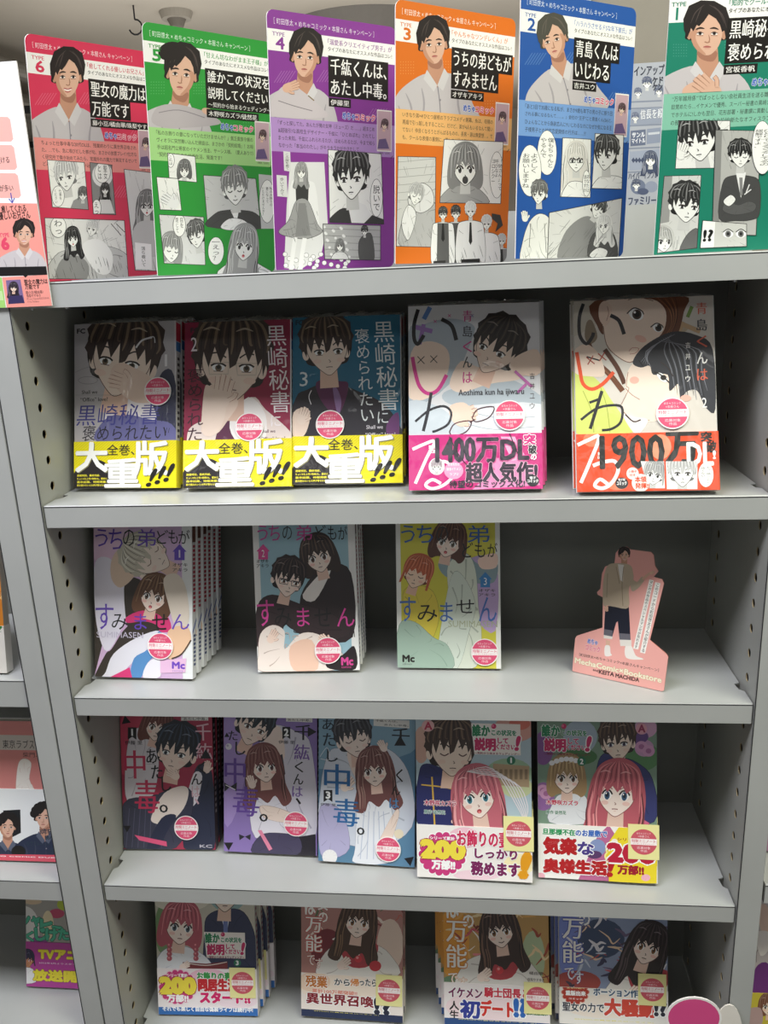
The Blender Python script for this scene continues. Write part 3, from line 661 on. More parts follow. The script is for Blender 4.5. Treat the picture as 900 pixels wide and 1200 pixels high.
def board(i, num, col, light, type_line, titles, author, para, label, accent, thumb=True, draw=None, port=None, sub=None):
    O, X, Y = tilt(BP[i][:2], *BP[i][2:], Z['top'] + 0.0005 + max(0.0, -math.sin(math.radians(BP[i][4]))) * BW_); w, h = BW_, BH_
    base, outline = board_base(w, h, 0.0012, col)
    c = Canvas(O, X, Y, w, h, 3e-5); c.base = base; c.full = outline; c.clips = [outline]; c.asp = .82 if i < 5 else 1.0
    c.bg(col)
    c.clip()
    ctr = c.uv(.5, .5)
    def N(u0, v0, u1, v1): return (*c.uv(u0, v0), *c.uv(u1, v1))
    hcol = mix(col, '#ffffff', .22)
    for (u, v) in ((.04, .22), (.36, .2), (.75, .33), (.6, .58)):
        x, y = c.uv(u, v)
        if i in (1, 3, 5):
            for a in range(6):
                for b_ in range(5): c.E(hcol, x + a * 3, y + b_ * 3.4, .7, .7, 0, 5)
        else:
            for a in range(6): c.S(hcol, .9, [(x + a * 3.2, y + 14), (x + a * 3.2 + 9, y)], smooth=0)
    c.RN('#f7f5f3', 0, .068, 1, .146)
    c.TN('［ 町田啓太 × めちゃコミック × 本屋さん キャンペーン ］', .05, .028, .82, .05, mix(col, '#ffffff', .85), 0.005)
    c.RN(light, 0, .39, 1, .522)
    if port: c.clip([c.uv(0, .0), c.uv(1, .0), c.uv(1, .392), c.uv(0, .392)]); port(c); c.clip()
    t0, U = (.035, .45) if i < 5 else (.012, .37)
    c.TN('TYPE', t0, .078, t0 + .09, .092, col, .02); c.TN(str(num), *((t0 + .025, .096, t0 + .085, .138) if num > 1 else (.036, .096, .062, .138)), col, .03 if num > 1 else .008)
    a, b_ = type_line
    c.TN(a, U, .078, U + .52 * min(1, len(a) / 15), .1, accent, .02); c.TN('タイプのあなたにオススメな作品はコレ！', U, .107, U + .52, .124, '#222222', 0.015)
    v = .14; n3 = sub is not None
    tl = .063 if n3 else .078
    for t in titles:
        u1 = U + .02 + (.5 if not n3 else .52) * min(1, len(t) / (6.6 if not n3 else 7.2))
        c.RN('#17120f', U, v, min(1, u1 + .015), v + tl); c.TN(t, U + .018, v + .008, min(.985, u1), v + tl - .008, '#fbf9f5', .02); v += tl
    if n3: c.RN('#17120f', U, v, 1, v + .03); c.TN(sub, U + .018, v + .005, .985, v + .025, '#fbf9f5', .01); v += .03
    wA = .07 + .036 * len(author)
    c.RN('#17120f', U, v + .004, U + wA, v + .038); c.TN(author, U + .015, v + .01, U + wA - .015, v + .032, '#fbf9f5', .02)
    c.TN('めちゃ', .56, .352, .66, .38, '#3a62c0', .05, out='#ffffff', ow=.05); c.TN('コミック', .665, .354, .83, .38, '#e0456f', .05, out='#ffffff', ow=.05)
    if thumb:
        c.TN('', 0, 0, 0, 0) if 0 else None
        c.RN('#f2efe9', .845, .33, .972, .5); c.RN('#c9a9b4', .85, .335, .967, .495)
        x, y = c.uv(.91, .39); face(c, x, y, 5.2, 10, .3, '#5a4148', girl=True); x, y = c.uv(.9, .46); c.P('#6d5a86', [(x - 7, y + 8), (x - 5, y - 3), (x + 3, y - 4), (x + 7, y + 8)]); c.TN('©著者／出版社', .86, .502, .96, .511, '#444444')
    up = .825 if thumb else .96
    for k, t in enumerate(para): c.TN(t, .055, .402 + k * .0285, .055 + (up - .055) * min(1, len(t) / 29), .402 + k * .0285 + .0185, '#2a2422', .012)
    if draw: draw(c)
    c.clip()
    c.S('#20242c', .6, [c.uv(.965, .528), c.uv(.985, .515)], smooth=0); c.TN('✂', .955, .522, .99, .536, '#1c1c24') if 0 else None
    root = link('campaign_board', None, None, label, 'display board', 'campaign boards standing on the top shelf'); root.matrix_world = frame(O, X, Y)
    c.me.materials.append(M_CARD); link('board_panel', c.me, root)
    # folded card foot behind the board
    b = MB(); b.prism([(-0.0012, 0.0), (-0.0012, 0.07), (-0.03, 0.0)], w * .45, w * .45 + .001, 0, 'x')
    V = [(p[0], p[2], p[1]) for p in b.v]; b.v = [(p[0], p[1], p[2]) for p in V]
    return c, root
def boards():
    F_ = 'タイプ'
    # --- type 6
    def d6(c):
        panel(c, '55,187 99,190 104,246 61,243'); bwf(c, 78, 206, 17, '#cfcfcf', ang=-8, f=-.4); c.P('#9a9a9a', '86,235 104,225 106,250 80,250'); bwf(c, 97, 228, 7, '#555555', girl=True); bubble(c, 68, 230, 7, 12, ['仕事を', 'ください'])
        panel(c, '105,190 131,193 136,252 109,251', '#8d8d8d'); c.E('#e8e8e8', 120, 205, 12, 14); bubble(c, 120, 202, 9, 12, ['聖女', 'とは'])
        bwf(c, 123, 222, 6, '#1c1c1c', girl=True, style='long'); c.P('#dddddd', '114,250 117,234 129,234 134,250'); bubble(c, 113, 244, 5, 10, ['えっ'])
        panel(c, '145,198 178,202 186,318 158,317', '#dcdcdc'); lines(c, 148, 200, 180, 316, 26); bwf(c, 172, 240, 13, '#777777', girl=True, style='long', glasses='#222222', mouth=2); c.P('#c9c9c9', '156,290 160,262 185,262 186,300', 1); c.P('#ffffff', '158,284 177,286 178,316 159,315'); c.T('落ち着いて', 165, 289, 171, 312, '#222', 0, vert=True)
        panel(c, '52,255 146,258 151,328 57,327', '#e9e9e7'); lines(c, 55, 257, 148, 326, 50); rblob(c, '58,328 64,300 84,292 104,296 124,288 150,300 150,330', '#c9c9c9')
        c.P('#8e8e8e', '66,328 72,304 92,300 104,312 98,330', 1); bwf(c, 85, 279, 10, '#181818', girl=True, style='long', mouth=2, ang=-6); bwf(c, 108, 268, 9, '#d8d8d8', ang=12, f=-.4); c.P('#f2f2f2', '96,290 108,280 122,284 132,300 128,320 112,318', 1); lines(c, 60, 296, 150, 326, 40, '#555555', .5); bubble(c, 68, 266, 9, 12, ['わっ'])
        c.S('#222222', .8, '136,262 146,272'); c.S('#222222', .8, '130,262 142,276')
    board(0, 6, '#dc3a5c', '#f09a94', ('「癒してくれる優しいお兄さん」が', ''), ['聖女の魔力は', '万能です'], '藤小豆/橘由華/珠梨やすゆき',
          ['ちょっと仕事中毒な20代OLは、残業終わりに異世界召喚され', 'た。…でも、急に喚びだした挙げ句、まさかの放置プレイ!?仕方な', 'く研究所で働き始めてみたら、常識外れの魔力で無双するせいで', 'どんどん“お願い事”が舞い込んできて……？'],
          'red campaign board marked TYPE 6 with a smiling man in a pale shirt', '#d0354f', draw=d6, port=lambda c: portrait(c, 79, 89, 24, .1, smile=True))
    # --- type 5
    def d5(c):
        panel(c, '196,179 229,183 231,214 198,211'); bwf(c, 216, 199, 9, '#666666', girl=True, style='bob'); bubble(c, 200, 188, 4, 8, ['これは'])
        panel(c, '183,207 209,209 213,247 187,246'); lines(c, 184, 208, 212, 245, 16); fingers(c, 200, 236, 12, -60, '#f0f0f0', '#555555')
        panel(c, '186,251 239,254 241,311 192,309', '#dddddd'); bwf(c, 200, 292, 15, '#9a9a9a', girl=True, style='bob', f=.6, closed=True, ang=8); bwf(c, 231, 276, 14, '#5a5a5a', f=-.7, ang=-12, closed=True); bubble(c, 210, 264, 7, 13, ['目を', '閉じて'])
        panel(c, '238,205 300,209 306,266 243,266', '#cfcfcf'); c.clip()
        rblob(c, '243,266 252,250 266,246 282,246 300,250 310,268', '#4a4a4a'); c.P('#f2f2f2', '270,246 280,246 277,262'); bwf(c, 275, 221, 19, '#8a8a8a', closed=True, ang=-4, mouth=1)
        rblob(c, '258,266 268,256 284,257 292,264 284,268 268,270', '#f6f6f6')
        c.P('#cacaca', '303,204 322,206 324,268 306,268'); bubble(c, 313, 236, 9, 25, ['私のお飾りの', '妻になって', 'いただけませんか？'])
        rblob(c, '258,323 262,312 276,306 296,306 308,312 324,322 324,326', '#fafafa'); bwf(c, 286, 287, 18, '#a9a9a9', girl=True, style='long', mouth=2, ang=6); bubble(c, 253, 294, 9, 16, ['―えっ？'])
    board(1, 5, '#2f9a3c', '#a9d98c', ('「甘えん坊なわがまま王子様」が', ''), ['誰かこの状況を', '説明してください！'], '木野咲カズラ/徒然花',
          ['「私のお飾りの妻になっていただけませんか？」貧乏貴族令嬢の', 'ヴィオラに突然舞い込んだ縁談は、まさかの『契約結婚』！お相', '手は超名門公爵家のイケメン当主、サーシス様。（愛人あり♡）', '“契約”から始まる結婚生活、発進です！'],
          'green campaign board marked TYPE 5 with a man resting his chin on folded arms', '#3a9a45', sub='〜契約から始まるウェディング〜', draw=d5,
          port=lambda c: (portrait(c, 213, 86, 25.5, -.2, 6), c.P('#bdb5b8', '178,143 184,126 204,122 232,128 250,136 256,146 200,150', 1), c.S('#8d868c', 1, '186,132 210,129 240,138'), c.E('#dfb49c', 244, 131, 8, 4, 20), c.E('#241d1c', 200, 60, 15, 11, -14)))
    # --- type 4
    def d4(c):
        c.P('#e4e4e4', '340,190 380,190 384,262 376,300 352,316 333,314 336,240')
        for k in range(26): x, y = 334 + (k * 37 % 78), 298 + (k * 13 % 18); c.E('#555555', x, y, 3, 3, 0, 8); c.E('#f4f4f4', x, y, 2.6, 2.6, 0, 8)
        c.P('#efefef', '342,212 338,250 342,262 350,240 362,240 368,262 374,262 370,220 362,212', 1); c.P('#3c3c3c', '346,212 362,213 361,236 347,236'); rblob(c, '347,235 361,235 372,262 378,272 360,280 340,278 326,272 338,258', '#a4a4a4')
        c.P('#8a8a8a', '350,238 358,238 364,276 346,277'); c.S('#f3f3f3', 5, '346,278 343,298 341,316'); c.S('#f3f3f3', 5, '357,279 354,298 352,316'); lines(c, 334, 244, 376, 276, 14, '#666666'); bwf(c, 353, 201, 8, '#9c9c9c', girl=True, style='long')
        c.P('#dddddd', '332,177 340,178 341,201 333,200'); c.T('この服を着て', 334, 180, 339, 199, '#333', 0, vert=True); c.P('#dddddd', '324,205 336,206 337,231 325,230'); c.T('歩いてみて', 328, 208, 333, 229, '#333', 0, vert=True)
        panel(c, '384,175 447,180 450,263 386,261', '#efefed'); c.P('#3a3a3a', '386,262 392,250 406,244 420,262', 1); c.P('#e9e9e9', '406,232 428,240 440,262 412,262'); bwf(c, 412, 207, 26, '#2c2c2c', ang=-3, f=-.2); bubble(c, 441, 232, 7, 22, ['脱いで']); c.P('#3a3a3a', '426,262 436,252 452,258 452,264')
        panel(c, '378,262 446,264 446,305 380,304', '#b5b5b5'); 
        for k in range(5): c.S('#7d7d7d', .6, [(380, 268 + k * 8), (446, 270 + k * 8)], smooth=0)
        for k in range(24): c.E('#e8e8e8', 380 + k * 23 % 30, 266 + k * 11 % 36, 1.7, 1.7, 0, 6)
        rblob(c, '422,306 420,284 428,274 436,276 438,306', '#555555'); bwf(c, 427, 271, 5, '#222222'); bwf(c, 398, 288, 6, '#777777', girl=True, style='bob'); rblob(c, '388,306 392,296 404,296 408,306', '#dddddd')
    board(2, 4, '#8a3a97', '#b48ecb', ('「溺愛系クリエイティブ男子」が', ''), ['千紘くんは、', 'あたし中毒。'], '伊藤里',
          ['「ずっと探してた。あんたが俺の女神（ミューズ）だ……」超まじめ', '&超強引!な高校生デザイナー・千紘に「ひとめぼれ」されてし', 'まった未知。千紘にふれられるたび、ほめられるたび、今まで知ら', 'なかった「本当のわたし」がキラキラかがやきだして……'],
          'purple campaign board marked TYPE 4 with a man resting his head against his hands', '#8a3a97', draw=d4,
          port=lambda c: (portrait(c, 358, 66, 23.5, -.15, 4), c.P('#cdc4c8', '318,136 322,112 338,98 356,108 372,122 382,138', 1), fingers(c, 340, 102, 11, 70, '#dfb49c', '#a87660'), c.S('#8a8288', 1, '326,118 344,124 366,130'), c.S('#8c7a60', 1.4, '361,112 368,118')))
    # --- type 3
    def d3(c):
        panel(c, '466,183 511,184 510,290 464,289', '#d4d4d2')
        for k in range(6): c.S('#9a9a9a', .5, [(466, 190 + k * 9), (510, 186 + k * 9)], smooth=0)
        rblob(c, '470,290 470,262 480,240 500,232 512,244 512,290', '#bdbdbd'); rblob(c, '478,238 482,222 494,214 506,222 508,240 492,250', '#e4e4e4'); bwf(c, 487, 229, 11, '#c2c2c2', ang=20, closed=True, f=.5); rblob(c, '470,262 478,240 488,252 478,282', '#efefef'); lines(c, 468, 250, 510, 288, 18)
        panel(c, '520,163 590,166 587,239 515,238', '#f2f2f0'); rblob(c, '516,240 524,222 540,216 560,220 572,240', '#a8a8a8'); bwf(c, 545, 196, 21, '#8a8a8a', girl=True, style='bob', mouth=2); c.E('#444444', 545, 211, 3.4, 4.6); bubble(c, 582, 205, 8, 27, ['「姉さん」って', '呼びなよ', 'ヨロシクー'])
        c.clip()
        for x, y, s, hr, bd, tie in ((596, 0, 0, 0, 0, 0), (588, 282, 6, '#dedede', '#8c8c8c', 1), (534, 250, 7, '#222222', '#555555', 0), (570, 262, 7.5, '#e2e2e2', '#f5f5f5', 0), (519, 251, 6.5, '#2e2e2e', '#5f5f5f', 1), (551, 247, 8, '#ececec', '#f4f4f4', 1)):
            if not s: continue
            b = 313; sh = s * 1.9
            rblob(c, [(x - sh, b), (x - sh * 1.05, y + s * 2.6), (x - s * 1.1, y + s * 1.5), (x + s * 1.1, y + s * 1.5), (x + sh * 1.05, y + s * 2.6), (x + sh, b)], '#f2f2f2'); c.P(bd, [(x - sh * .6, b), (x - s, y + s * 1.6), (x + s, y + s * 1.6), (x + sh * .6, b)])
            if tie: c.P('#222222', [(x - 1, y + s * 1.7), (x + 1, y + s * 1.7), (x + 2, y + s * 4.5), (x, y + s * 5), (x - 2, y + s * 4.5)])
            lines(c, x - sh, y + s * 2, x + sh, b, 6, '#666666', .5); bwf(c, x, y, s, hr)
        c.P('#222222', '540,304 562,303 562,313 540,313'); c.P('#2a2a2a', '508,306 522,305 522,313 508,313')
        c.P('#3a3a3a', '576,250 586,252 589,264 580,272 583,262 576,256'); 
    board(3, 3, '#e0731c', '#f2bb76', ('「やんちゃなツンデレくん」が', ''), ['うちの弟どもが', 'すみません'], 'オザキアキラ',
          ['いきなり弟×4!ひとつ屋根の下ラブコメディ開幕。糸は、母親の', '再婚で引っ越しをすることに。だけど、弟が4人もいるなんて聞い', 'てない！仲良くなろうとがんばるものの、長男・源は無愛想…。で', 'も、クールな表情の裏側に、優しさが見え隠れしてきて…？'],
          'orange campaign board marked TYPE 3 with a man tilting his head sideways', '#e0731c', draw=d3, port=lambda c: portrait(c, 508, 51, 23, 0.1, -4))
    # --- type 2
    def d2(c):
        bubble(c, 641, 179, 11, 26, ['僕もちゃんと', 'やるんで']); bubble(c, 621, 200, 13, 30, ['よろしく', 'お願いしますね'])
        rblob(c, '611,308 612,284 620,260 632,250 644,256 646,276 642,308', '#eeeeea'); c.S('#555555', .6, '622,262 620,290'); c.S('#555555', .6, '638,262 640,296'); bwf(c, 632, 227, 12, '#6a6a6a', f=-.6); fingers(c, 615, 254, 7, -8, '#f2f2ee', '#444444'); lines(c, 612, 262, 646, 305, 10)
        panel(c, '659,161 693,163 692,232 656,231', '#efefec'); bwf(c, 675, 186, 15, '#e0ddd8', girl=True, style='long', glasses='#222222'); rblob(c, '658,236 664,216 676,212 690,218 692,236', '#f4f4f2'); bubble(c, 687, 215, 4.5, 15, ['あなたは', '誰ですか'])
        panel(c, '697,156 731,158 729,222 693,221', '#f3f3f0'); rblob(c, '694,224 702,208 722,206 732,212 732,224', '#f4f4f2'); bwf(c, 711, 181, 18, '#3c3c3c', f=-.8)
        panel(c, '643,249 729,232 725,302 641,305', '#dcdcda'); c.P('#8c8c8c', '655,306 660,276 676,258 692,254 702,272 700,304', 1); bwf(c, 700, 245, 11, '#444444', ang=30, f=.5, closed=True); rblob(c, '690,304 692,278 706,268 720,276 722,304', '#555555'); bwf(c, 708, 264, 10, '#e6e6e4', girl=True, style='long', f=-.5); rblob(c, '690,300 700,290 712,294 706,304', '#f2f2f0'); lines(c, 645, 256, 722, 300, 26, '#777777', .6, -.8)
    board(4, 2, '#2458a8', '#7aa3dc', ('「ハラハラさせるドSな年下彼氏」が', ''), ['青島くんは', 'いじわる'], '吉井ユウ',
          ['「あと3日で35歳になる私が、まさか9歳も年下の男の子に振り回', 'される事になるなんて……。」会社の“王子”こと青島くん(26)と、', 'ひょんなことから偽装恋人に!?いじわるなのになぜか気になる王', '子様男子との協定恋愛関係の行方は……!?'],
          'blue campaign board marked TYPE 2 with a man raising his chin, glare on top', '#5076c0', draw=d2, port=lambda c: portrait(c, 649, 46, 21.5, -.5, -14, hair='#4c4a42'))
    # --- type 1
    def d1(c):
        panel(c, '795,141 856,141 855,197 791,198', '#efefec'); rblob(c, '838,200 842,182 858,176 858,200', '#dddddd'); bwf(c, 820, 164, 24, '#2c2c2c', ang=-8, f=-.4); fingers(c, 799, 178, 11, 20, '#f2f2ee', '#444444'); c.P('#f8f8f5', '843,158 852,156 850,192 842,190', 1); c.T('悪いな。', 844, 152, 850, 184, '#111', .03, vert=True)
        panel(c, '838,152 892,153 886,276 834,275', '#b9b9b6'); c.P('#8e8e8c', '838,152 846,152 842,276 834,276'); c.clip()
        rblob(c, '842,256 846,216 856,206 878,206 890,214 890,250 880,258 862,259', '#484848'); c.P('#eeeeee', '862,202 874,202 868,232'); c.P('#888888', '866,208 870,208 870,228 867,230'); bwf(c, 867, 182, 14, '#262626', f=.1, closed=True)
        rblob(c, '846,246 852,236 864,240 878,236 886,240 882,248 860,252', '#5c5c5c'); rblob(c, '847,236 856,228 862,234 854,242', '#f3f3f0'); c.S('#e8e8e8', 1.2, '874,226 878,216'); c.S('#e8e8e8', 1.2, '872,228 880,222')
        panel(c, '778,206 822,205 817,291 770,297', '#d8d8d5'); c.P('#9c9c9a', '778,206 788,206 784,260 774,262'); rblob(c, '796,298 804,276 818,268 820,296', '#6a6a6a'); bwf(c, 803, 240, 20, '#303030', f=.5, ang=6); bwf(c, 776, 282, 13, '#c8c8c4', girl=True, f=.6, mouth=0)
        c.T('まったく', 811, 212, 815, 234, '#111', 0, vert=True)
        panel(c, '823,258 875,262 875,289 820,291', '#d2d2ce'); c.P('#fbfbf8', '823,258 838,259 836,291 820,291'); c.T('!?', 825, 270, 834, 282, '#151515', .05); 
        for x in (853, 868): c.E('#ffffff', x, 274, 6, 4.5); c.E('#777777', x, 274, 3.4, 4); c.E('#222222', x, 274, 1.6, 2); c.S('#222222', 1, [(x - 6, 272), (x, 268.5), (x + 6, 272)])
        c.clip(); bubble(c, 893, 173, 12, 31, ['ひとりでぐるぐるしてるの', '誤解ですよ、'])
    board(5, 1, '#178068', '#86c4ac', ('「知的でクールな頼れる男子」が', ''), ['黒崎秘書に', '褒められたい'], '宮坂香帆',
          ['“万年雑用係”でぱっとしない会社員生活を送る雛菊。ある朝、', '目覚めたら…イケメンで優秀、スーパー秘書の黒崎さんと下着姿', 'でホテルに!しかも翌日、花形部署・秘書課に異動して黒崎さん', 'の部下に!仕事も恋も全力投球!新たなオフィスラブが開幕。'],
          'teal campaign board marked TYPE 1 with a man clasping his hands', '#2a8a70', draw=d1,
          port=lambda c: portrait(c, 828, 38, 26, .1, 0, hands=True))
boards()

# ---------------------------------------------------------------- questionnaire sheet hung on the lip at the left
def questionnaire():
    O, X, Y = Vector((-0.11, -0.0042, 1.4290)), Vector((1, 0, 0)), Vector((0, 0, 1)); w, h = 0.1529, 0.2045
    c = Canvas(O, X, Y, w, h, 3e-5); b = MB(); b.box(0, 0, -0.0018, w, h, 0); c.base = (b.v, b.f, ['#f4f3f5'] * 6)
    for y0, y1, xr, t in ((136, 166, 12, ''), (169, 199, 16.5, '受ける'), (202, 232, 21, 'が多い')):
        c.P('#f3b3ac', [(-60, y0), (xr - 3, y0 + 1), (xr, y0 + 4), (xr + 3.6, y1 - 3), (xr + 1, y1), (-60, y1)])
        if t: c.T(t, xr - 22, y1 - 15, xr - 5, y1 - 8, '#2a2424', .02)
    c.S('#3a3fa8', 1.2, '12.5,226 14.5,237', smooth=0); c.S('#3a3fa8', 1.2, '10.5,233 14.5,238 17,232', smooth=0)
    c.P('#f29c92', '-60,237 46,238.5 49,241 57,312 -60,314'); c.T('癒してくれる', 1, 241, 31, 248, '#201a18', .03); c.T('優しいお兄さん', -2, 248.5, 36, 256, '#201a18', .03)
    c.clip('-20,240 60,240 57,312 -20,314'); portrait(c, 28, 274, 12.5, .1, smile=True); c.clip()
    c.T('TYPE', -1, 273.5, 11, 277.5, '#e2486a', .03); c.T('6', 1, 279, 11, 292, '#e2486a', .06)
    c.P('#171416', '-60,314 57.5,312 59.5,322 -60,325'); c.P('#a4d777', '-60,326 2,325 7,362 -60,364'); c.P('#c7e6a6', '-20,342 2.5,341 4.5,352 -20,352')
    c.P('#f29c92', '2.6,325 59.5,321.8 64.5,360 8.2,361.5'); c.P('#171416', '27,322.5 33,322.5 30,325.5')
    c.P('#7e6a98', '7,328.5 24,327.5 29,355 10,356.5'); face(c, 16, 337, 5, 0, .2, '#2c2230', girl=True, style='long'); c.P('#39315e', '10,356 11,347 26,346 29,355')
    c.T('聖女の魔力は', 28, 327.5, 56, 332.5, '#251c1c', .03); c.T('万能です', 29, 333.5, 47, 338.5, '#251c1c', .03); c.T('藤小豆/橘由華/', 30, 341, 51, 344, '#4a3030', .02); c.T('珠梨やすゆき', 31, 345, 48, 348, '#4a3030', .02)
    c.T('©Kosuzu Fujiazuki/KADOKAWA', 31, 349, 58, 351.2, '#7a4a4a'); c.T('©Yuka Tachibana', 32, 352.4, 46, 354.2, '#7a4a4a')
    r = link('questionnaire_sheet', None, None, 'white questionnaire sheet with pink boxes and a small portrait marked TYPE 6', 'display board'); r.matrix_world = frame(O, X, Y)
    c.me.materials.append(M_CARD); link('board_panel', c.me, r)
questionnaire()

# ---------------------------------------------------------------- die-cut standee on the second shelf
def standee():
    p0, p1 = Vector((0.532, 0.0667, 0)), Vector((0.617, 0.0231, 0)); yaw = math.degrees(math.atan2(p1.y - p0.y, p1.x - p0.x))
    O, X, Y = tilt((p0.x, p0.y), yaw, 9, 0, Z['B'] + 0.0024); w = (p1 - p0).length + .012; h = 0.16
    c = Canvas(O, X, Y, w, h, 3e-5, rect=[(-.02, -.01), (.13, -.01), (.13, .2), (-.02, .2)])
    out = [c.loc(q) for q in pts_of('670.5,786 674,748 676,745 706,735.5 706.5,700 700.5,697 699.5,694 703.5,690 705.5,672 709,664 720,660.5 721.5,648 727,641.5 734,640.5 739,644 763,647 766,650.5 767.5,663 771.5,669.5 766,676 776,679 778,684 761.5,750 781,766.5 783,769.5 778,809 775.5,810.5 672,789')]
    out = [(q[0], max(q[1], -0.0018)) for q in out]      # the cut base stands flat on the shelf
    b = MB(); b.prism(out if sum(out[i - 1][0] * out[i][1] - out[i][0] * out[i - 1][1] for i in range(len(out))) > 0 else out[::-1], -0.0016, 0)
    tri = tessellate_polygon([[Vector((p[0], p[1], 0)) for p in b.v[:len(out)]]]); n = len(out)
    F = [tuple(n + i for i in t) for t in tri] + [tuple(t[::-1]) for t in tri] + b.f[2:]
    c.base = (b.v, F, ['#f0aea6'] * len(tri) + ['#e9e5e0'] * len(tri) + ['#c77a6c'] * (len(b.f) - 2))
    # figure
    c.P('#c8957b', '728,655 735,655 735,664 728,664'); c.P('#dfb49c', '710,750 715,751 714.5,760 710,759'); c.P('#dfb49c', '731,754 738,755 738,760 732,759')
    c.P('#f3ece6', '709,757 714.5,757 715.5,765 717,768 709,768.5', 1); c.P('#f3ece6', '733,757 740,757 745,768 753,771.5 752,773 734,771', 1)
    c.P('#e8e2da', '707.5,743 718,745 717.5,749 707.5,748'); c.P('#e8e2da', '726,749 740,750 740,757 727,757')
    c.P('#1e2130', '709.5,710 737,711 739,750 726,749.5 724,728 722,730 717.5,746 707.5,744'); c.P('#6a6872', '708,737 718,739 717.5,746 707.5,744'); c.P('#6a6872', '725.5,742 738.5,743 739,750 726,749.5')
    c.P('#bfae98', '707,709 706.5,690 708,675 712,663 721,660 738,662 742,672 742,680 737,690 736.5,712 720,711 712,709.5', 1); c.P('#e8e4df', '724,661 731,662 730,682 727,680'); c.S('#8a7a66', .7, '731,664 729,685 730,710'); c.S('#9c8c78', .8, '712,672 711,700'); c.S('#8f8070', .6, '722,664 726,684')
    c.P('#bfae98', '738,676 746,682 752,676 755,680 747,690 740,692', 1); c.S('#dfb49c', 3, '753,679 760,673 766,670'); fingers(c, 764, 671, 3.2, 65, '#e8bfa6', '#b0785f'); fingers(c, 711, 713, 3.6, 180, '#dfb49c', '#b0785f')
    portrait(c, 731.5, 650.5, 6.9, .1, smile=True, body=False)
    # caption strips
    c.P('#f8f4ef', '761,679 766,680 748,761 742,760'); c.P('#f8f4ef', '768,682 774,683.5 756,766 750,764.5')
    def vt(txt, x0, y0, x1, y1, s=3.6):
        p, q = c.loc((x0, y0)), c.loc((x1, y1)); L = math.hypot(p[0] - q[0], p[1] - q[1]); cx, cy = (p[0] + q[0]) / 2, (p[1] + q[1]) / 2; hw = s / 2200
        c.T('\n'.join(txt), 0, 0, 0, 0, '#2c2420', .02, rot=-math.degrees(math.atan2(p[0] - q[0], p[1] - q[1])), box=((cx - hw, cy - L / 2), (cx + hw, cy + L / 2)))
    vt('マンガの作品のスペシャルマンガが見れます', 763.5, 681, 745, 759.5, 3.4); vt('このコードから町田啓太さんが紹介する', 771, 684, 753.5, 764, 3.6)
    c.T('めちゃ', 689, 748, 700, 756.5, '#5b6fc0', .06, out='#ffffff'); c.T('コミック', 686.5, 755, 703, 765, '#dd4a72', .06, out='#ffffff')
    def sl(txt, x0, y0, x1, y1, hgt, col, bold=.02, **k):
        p, q = c.loc((x0, y0)), c.loc((x1, y1)); y = (p[1] + q[1]) / 2; hh = hgt / 2200
        c.T(txt, 0, 0, 0, 0, col, bold, rot=math.degrees(math.atan2(q[1] - p[1], q[0] - p[0])), box=((p[0], y - hh), (q[0], y + hh)), **k)
    sl('［町田啓太×めちゃコミック×本屋さんキャンペーン］', 679, 767, 772, 785.5, 3.6, '#4a2c2a', .02)
    sl('MechaComic×Bookstore', 674, 773.5, 775, 797, 6.4, '#f6ead2', .04, out='#c2a070', ow=.03)
    sl('and', 695, 784.5, 701, 786.2, 3, '#4a2c2a', .03); sl('KEITA', 702, 787, 719.5, 790.5, 4.6, '#4a2c2a', .04); sl('MACHIDA', 721.5, 791.5, 749, 797, 4.6, '#4a2c2a', .04)
    r = link('standee', None, None, 'pink die-cut card standee of a man in a beige jacket on the second shelf', 'display board'); r.matrix_world = frame(O, X, Y)
    c.me.materials.append(M_CARD); link('card_panel', c.me, r)
    b = MB(); b.prism([(0.0045, -0.0017), (0.055, -0.0017), (0.0045, -0.022)], w * .45, w * .45 + .0012, 0, 'x'); b.obj('easel_foot', [M_PAPER_PLAIN], r)
M_PAPER_PLAIN = plain('plain_card', '#e6e1da', 0.8)
standee()

